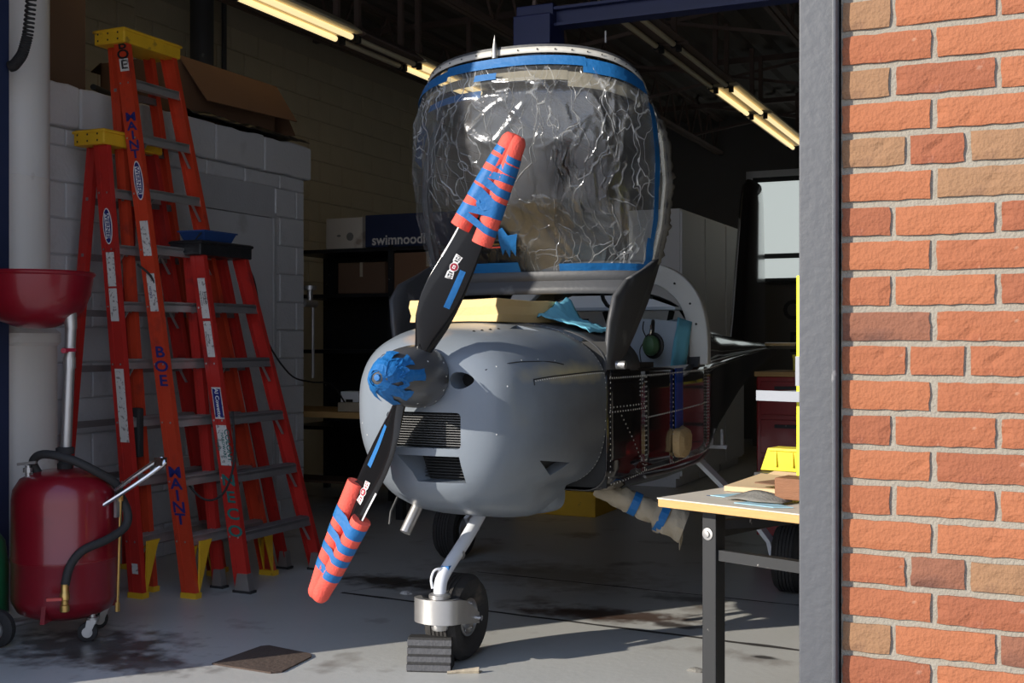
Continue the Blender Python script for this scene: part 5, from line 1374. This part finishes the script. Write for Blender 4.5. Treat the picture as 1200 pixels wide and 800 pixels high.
o = on_table('cardboard_strip', 'reddish tan bent card strip between the cardboard sheet and wooden block', 'cardboard', .14, .20, .03, -.1)
MB().prism([(0, .05, 0), (.13, .02, .004), (.15, .06, .0), (.03, .10, .006)], (0, 0, .003)).build('sheet', M['card'], o)
sheet('paper_sheet', 'pale blue paper sheet near the front edge of the table', 0.085, .125, .001, .1, [(0, 0), (.14, -.02), (.17, .07), (.04, .09)], 'paper_blue')
sheet('paper_sheet', 'blue torn paper under the grey abrasive mesh on the table edge', .215, .045, .0012, .05, [(0, 0), (.12, -.012), (.16, .02), (.10, .05), (.02, .045)], 'paper_blue')
o = on_table('abrasive_mesh', 'dark grey curled sheet of abrasive mesh on the table edge', 'abrasive sheet', .16, .075, .004, .05)
rows = [[(.17 * k / 8, .055 * j / 4 + .01 * math.sin(k), .004 + .022 * math.sin(PI * k / 8) * (j / 4)) for j in range(5)] for k in range(9)]
MB().grid(rows).build('sheet', M['mesh_grey'], o, smooth=True, solid=.002)
# yellow upright with a grey shelf plate
rk = on_table('shelf_riser', 'bright yellow upright carrying a grey shelf plate on the table by the jamb', 'shelf', .268, .338, 0)
MB().b2((-.016, -.05, 0), (.016, .05, .60)).build('upright', M['yel2'], rk, bevel=.003)
MB().b2((-.0175, -.051, .30), (.0175, .0, .38)).build('tape_strip', M['plate'], rk)
MB().b2((-.12, -.08, .272), (.22, .14, .280)).b2((-.12, -.085, .258), (.22, -.078, .286)).build('shelf_plate', M['plate'], rk)
MB().b2((.25, -.05, 0), (.28, .05, .62)).build('upright', M['yel2'], rk, bevel=.003)
MB().b2((-.01, -.03, .60), (.27, .03, .615)).build('top_rail', M['yel2'], rk)

# ================================================================== background at the left: bench, shelving, boxes
bt = thing('workbench', 'dim wooden workbench in the corner beyond the block closet', 'workbench', -6.0, 7.62, 0)
MB().b2((0, 0, .74), (1.66, .66, .785)).build('bench_top', M['wood_edge'], bt)
for x, y in ((.05, .05), (1.60, .05), (.05, .6), (1.60, .6)): MB().b2((x - .03, y - .03, 0), (x + .03, y + .03, .74)).build('leg', M['black_st'], bt)
MB().b2((.08, .30, .2), (1.58, .62, .22)).build('lower_shelf', M['card_d'], bt)
def plain_box(name, label, cat, u, v, z, dx, dy, dz, mat, lid=True, group=None, rz=0):
    t_ = thing(name, label, cat, u, v, z, rz, group=group)
    MB().b2((0, 0, 0), (dx, dy, dz)).build('box_body', M[mat], t_, bevel=.006)
    if lid: MB().b2((dx * .47, -.002, dz - .12), (dx * .53, dy, dz + .002)).build('packing_tape', M['paperwrap'], t_)
    return t_
t_ = plain_box('control_box', 'small grey electrical box on the workbench beside the closet', 'box', -4.98, 7.75, .787, .16, .12, .15, 'locker', False)
MB().b2((.05, -.004, .05), (.11, 0, .09)).build('switch_plate', M['dk'], t_)
plain_box('cardboard_box', 'upright brown cardboard box at the back of the workbench', 'box', -4.86, 8.0, .787, .22, .2, .36, 'card')
plain_box('cardboard_box', 'long pale carton lying along the front of the workbench', 'box', -4.95, 7.66, .787, .42, .08, .07, 'paperwrap', False)
for i, (u, v, z, lb) in enumerate(((-4.50, 7.70, .787, 'small yellow bin on the workbench front nearest the nose'), (-4.62, 7.88, .80, 'small yellow bin behind the front one on the workbench'))):
    b_ = thing('small_bin', lb, 'bin', u, v, z, group=None)
    MB().loft([[(0, 0, 0), (.13, 0, 0), (.13, .10, 0), (0, .10, 0)], [(-.01, -.02, .11), (.14, -.02, .11), (.14, .11, .11), (-.01, .11, .11)]], True, True).build('bin_body', M['yel'], b_)
    MB().b2((-.014, -.026, .10), (.144, -.016, .114)).build('bin_rim', M['yel'], b_)
# shelving with boxes
sh = thing('shelving', 'tall dark shelving unit behind the workbench holding boxes', 'shelving', -6.0, 8.5, 0)
for x in (0, 1.0, 1.94): 
    for y in (0, .55): MB().b2((x, y, 0), (x + .05, y + .05, 2.12)).build('post', M['black_st'], sh)
for z in (.6, 1.25, 1.72, 2.10): MB().b2((0, 0, z - .03), (1.99, .6, z)).build('shelf', M['bag'], sh)
MB().b2((0, .59, .05), (1.99, .60, 2.1)).build('added_backing', M['bag'], sh)  # backing added to keep the shelf bays nearly black
bx_ = plain_box('cardboard_box', 'pale carton with small printed marks on top of the dark shelving', 'box', -5.62, 8.52, 2.102, .36, .4, .26, 'wood_top', False)
m = MB(); ellipse_on(m, (.24, -.003, .10), (1, 0, 0), (0, 0, 1), .035, .035, 16); m.build('printed_mark', M['mesh_grey'], bx_)
m = MB(); ellipse_on(m, (.13, -.003, .11), (1, 0, 0), (0, 0, 1), .02, .010, 12); m.build('printed_mark', M['mesh_grey'], bx_)
nb = plain_box('noodle_carton', 'dark blue carton lettered in white on top of the shelving beside the canopy', 'box', -5.22, 8.50, 2.102, .85, .4, .27, 'navy', False)
m = MB(); text_on(m, 'swimnoodles', .115, (.37, -.003, .055), (1, 0, 0), (0, 0, 1), 1.0); m.build('lettering', M['white_lab'], nb)
plain_box('cardboard_box', 'brown box on the second shelf from the top, left of the taller one', 'box', -5.5, 8.52, 1.722, .46, .4, .26, 'card_d')
plain_box('cardboard_box', 'larger brown box on the second shelf from the top beside the canopy', 'box', -4.98, 8.52, 1.722, .7, .4, .33, 'card')
plain_box('cardboard_box', 'brown box on the lower middle shelf above the workbench', 'box', -4.85, 8.52, 1.252, .5, .4, .28, 'card_d')
cb = thing('steel_cabinet', 'black steel cabinet against the left wall past the closet end', 'cabinet', -6.3, 7.3, 0)
MB().b2((0, 0, .79), (.9, .30, 1.92)).build('cabinet_body', M['bag'], cb)
MB().b2((.9, .02, .82), (.912, .28, 1.9)).build('cabinet_door', M['bag'], cb)
MB().b2((.912, .05, 1.3), (.935, .07, 1.45)).build('door_handle', M['zinc'], cb)
MB().b2((0, 0, 0), (.9, .3, .79)).build('cabinet_base', M['bag'], cb)
single(MB().cyl((0, 0, 0), (0, .16, 0), .028, n=14).cyl((0, .09, 0), (.0, .09, .10), .022, n=12).lathe([(.05, .10), (.05, .13), (.001, .135)], (0, .09, 0), n=14).cyl((0, .13, 0), (0, .13, -.55), .012, n=8), 'pipe_valve', M['zinc'], 'small metal pipe valve on the far end of the block closet', 'valve', -4.985, 7.255, 1.60, smooth=True)

# ================================================================== background at the right
for i, lb in enumerate(('pale tall steel locker nearest the canopy', 'pale tall steel locker in the middle of the row of three', 'pale tall steel locker at the far end, beside the dark gap')):
    l_ = thing('locker', lb, 'locker', -3.04, 10.36 + i * .80, 0)
    MB().b2((-.5, .0, .08), (-.02, .78, 2.52)).b2((-.48, .02, 0), (-.06, .76, .08)).build('locker_body', M['locker'], l_)
    MB().b2((-.02, .012, .10), (0, .768, 2.50)).build('locker_door', M['locker'], l_, bevel=.003)
    MB().b2((0, .06, 1.15), (.025, .08, 1.30)).build('door_handle', M['zinc'], l_)
ch = thing('tool_chest', 'dark red tool chest with drawers behind the tail', 'tool chest', -1.70, 7.45, 0)
MB().b2((0, 0, .10), (.80, .55, 1.10)).build('chest_body', M['redchest'], ch, bevel=.008)
for r_ in range(4):
    d_ = MB().b2((.03, -.015, .14 + r_ * .24), (.77, 0, .35 + r_ * .24)).build('drawer', M['redchest'], ch, bevel=.003)
    MB().b2((.12, -.035, .30 + r_ * .24), (.68, -.015, .32 + r_ * .24)).build('drawer_pull', M['black_st'], d_)
MB().b2((-.01, -.01, 1.10), (.81, .56, 1.13)).build('chest_top', M['wood_edge'], ch)
for x in (.08, .72):
    for y in (.08, .47): MB().lathe([(.02, -.02), (.05, -.02), (.05, .02), (.02, .02)], (x, y, .05), (1, 0, 0), 16).build('caster', M['rubber'], ch)
rc = thing('reflection_bin', 'low red bin added out of view for the red reflection on the dark side of the aircraft', 'bin', -.82, 7.2, 0)  # added behind the brick wall, unseen, only to redden the skin's reflection
MB().loft([[(0, 0, 0), (.5, 0, 0), (.5, .4, 0), (0, .4, 0)], [(-.05, -.05, .74), (.42, -.05, .62), (.42, .45, .62), (-.05, .45, .74)]], True, True).build('bin_body', M['redchest'], rc)
for u, lb in ((-1.50, 'small yellow box on the red tool chest, left of two'), (-1.28, 'small yellow box on the red tool chest, right of two')):
    o = thing('small_box', lb, 'box', u, 7.6, 1.132); MB().b2((0, 0, 0), (.15, .12, .10)).build('box_body', M['yel'], o); MB().b2((-.004, -.004, .085), (.154, .124, .104)).build('lid', M['yel'], o)
cr_ = thing('crate', 'dark lettered crate under the bright back window', 'crate', -3.45, 14.9, 0)
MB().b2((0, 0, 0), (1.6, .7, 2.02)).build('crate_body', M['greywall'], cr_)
m = MB(); text_on(m, 'OR', .34, (.62, -.004, 1.70), (1, 0, 0), (0, 0, 1)); m.build('lettering', M['black_ink'], cr_); m = MB(); text_on(m, 'ES', .34, (.62, -.004, 1.30), (1, 0, 0), (0, 0, 1)); m.build('lettering', M['black_ink'], cr_)
# yellow ramp on the floor under the belly
yr = thing('yellow_ramp', 'low yellow steel ramp on the floor beyond the nose leg', 'ramp', -3.78, 8.35, 0)
MB().prism([(0, 0, 0), (0, .5, 0), (0, .5, .05), (0, .08, .16), (0, 0, .16)], (.66, 0, 0)).build('ramp_body', M['cap_y'], yr, bevel=.006)
MB().b2((-.02, -.01, .15), (.68, .03, .19)).build('ramp_rail', M['cap_y'], yr)
# blue hoist beam across, with its trolley end
hb = thing('hoist_beam', 'dark blue steel hoist beam crossing above the tipped canopy', 'hoist', -2.55, 5.75, 0)
MB().b2((0, -.05, 2.96), (5.6, .05, 2.975)).b2((0, -.012, 2.975), (5.6, .012, 3.045)).b2((0, -.05, 3.045), (5.6, .05, 3.06)).build('beam', M['hoist'], hb)
MB().b2((-.02, -.10, 2.86), (.19, .10, 3.02)).b2((-.02, -.06, 3.0), (.19, .06, 3.08)).build('trolley', M['hoist'], hb, bevel=.006)
for x in (.06, 2.4, 5.0): MB().cyl((x, 0, 3.05), (x, 0, 4.3), .012, n=8).build('hanger_rod', M['joist'], hb)
m = MB()
for x in (.12, .15, .48): m.cyl((x, -.06, 2.90), (x, -.06, 2.84), .006, n=8)
stuff(m.build('bolts', M['zinc'], hb))
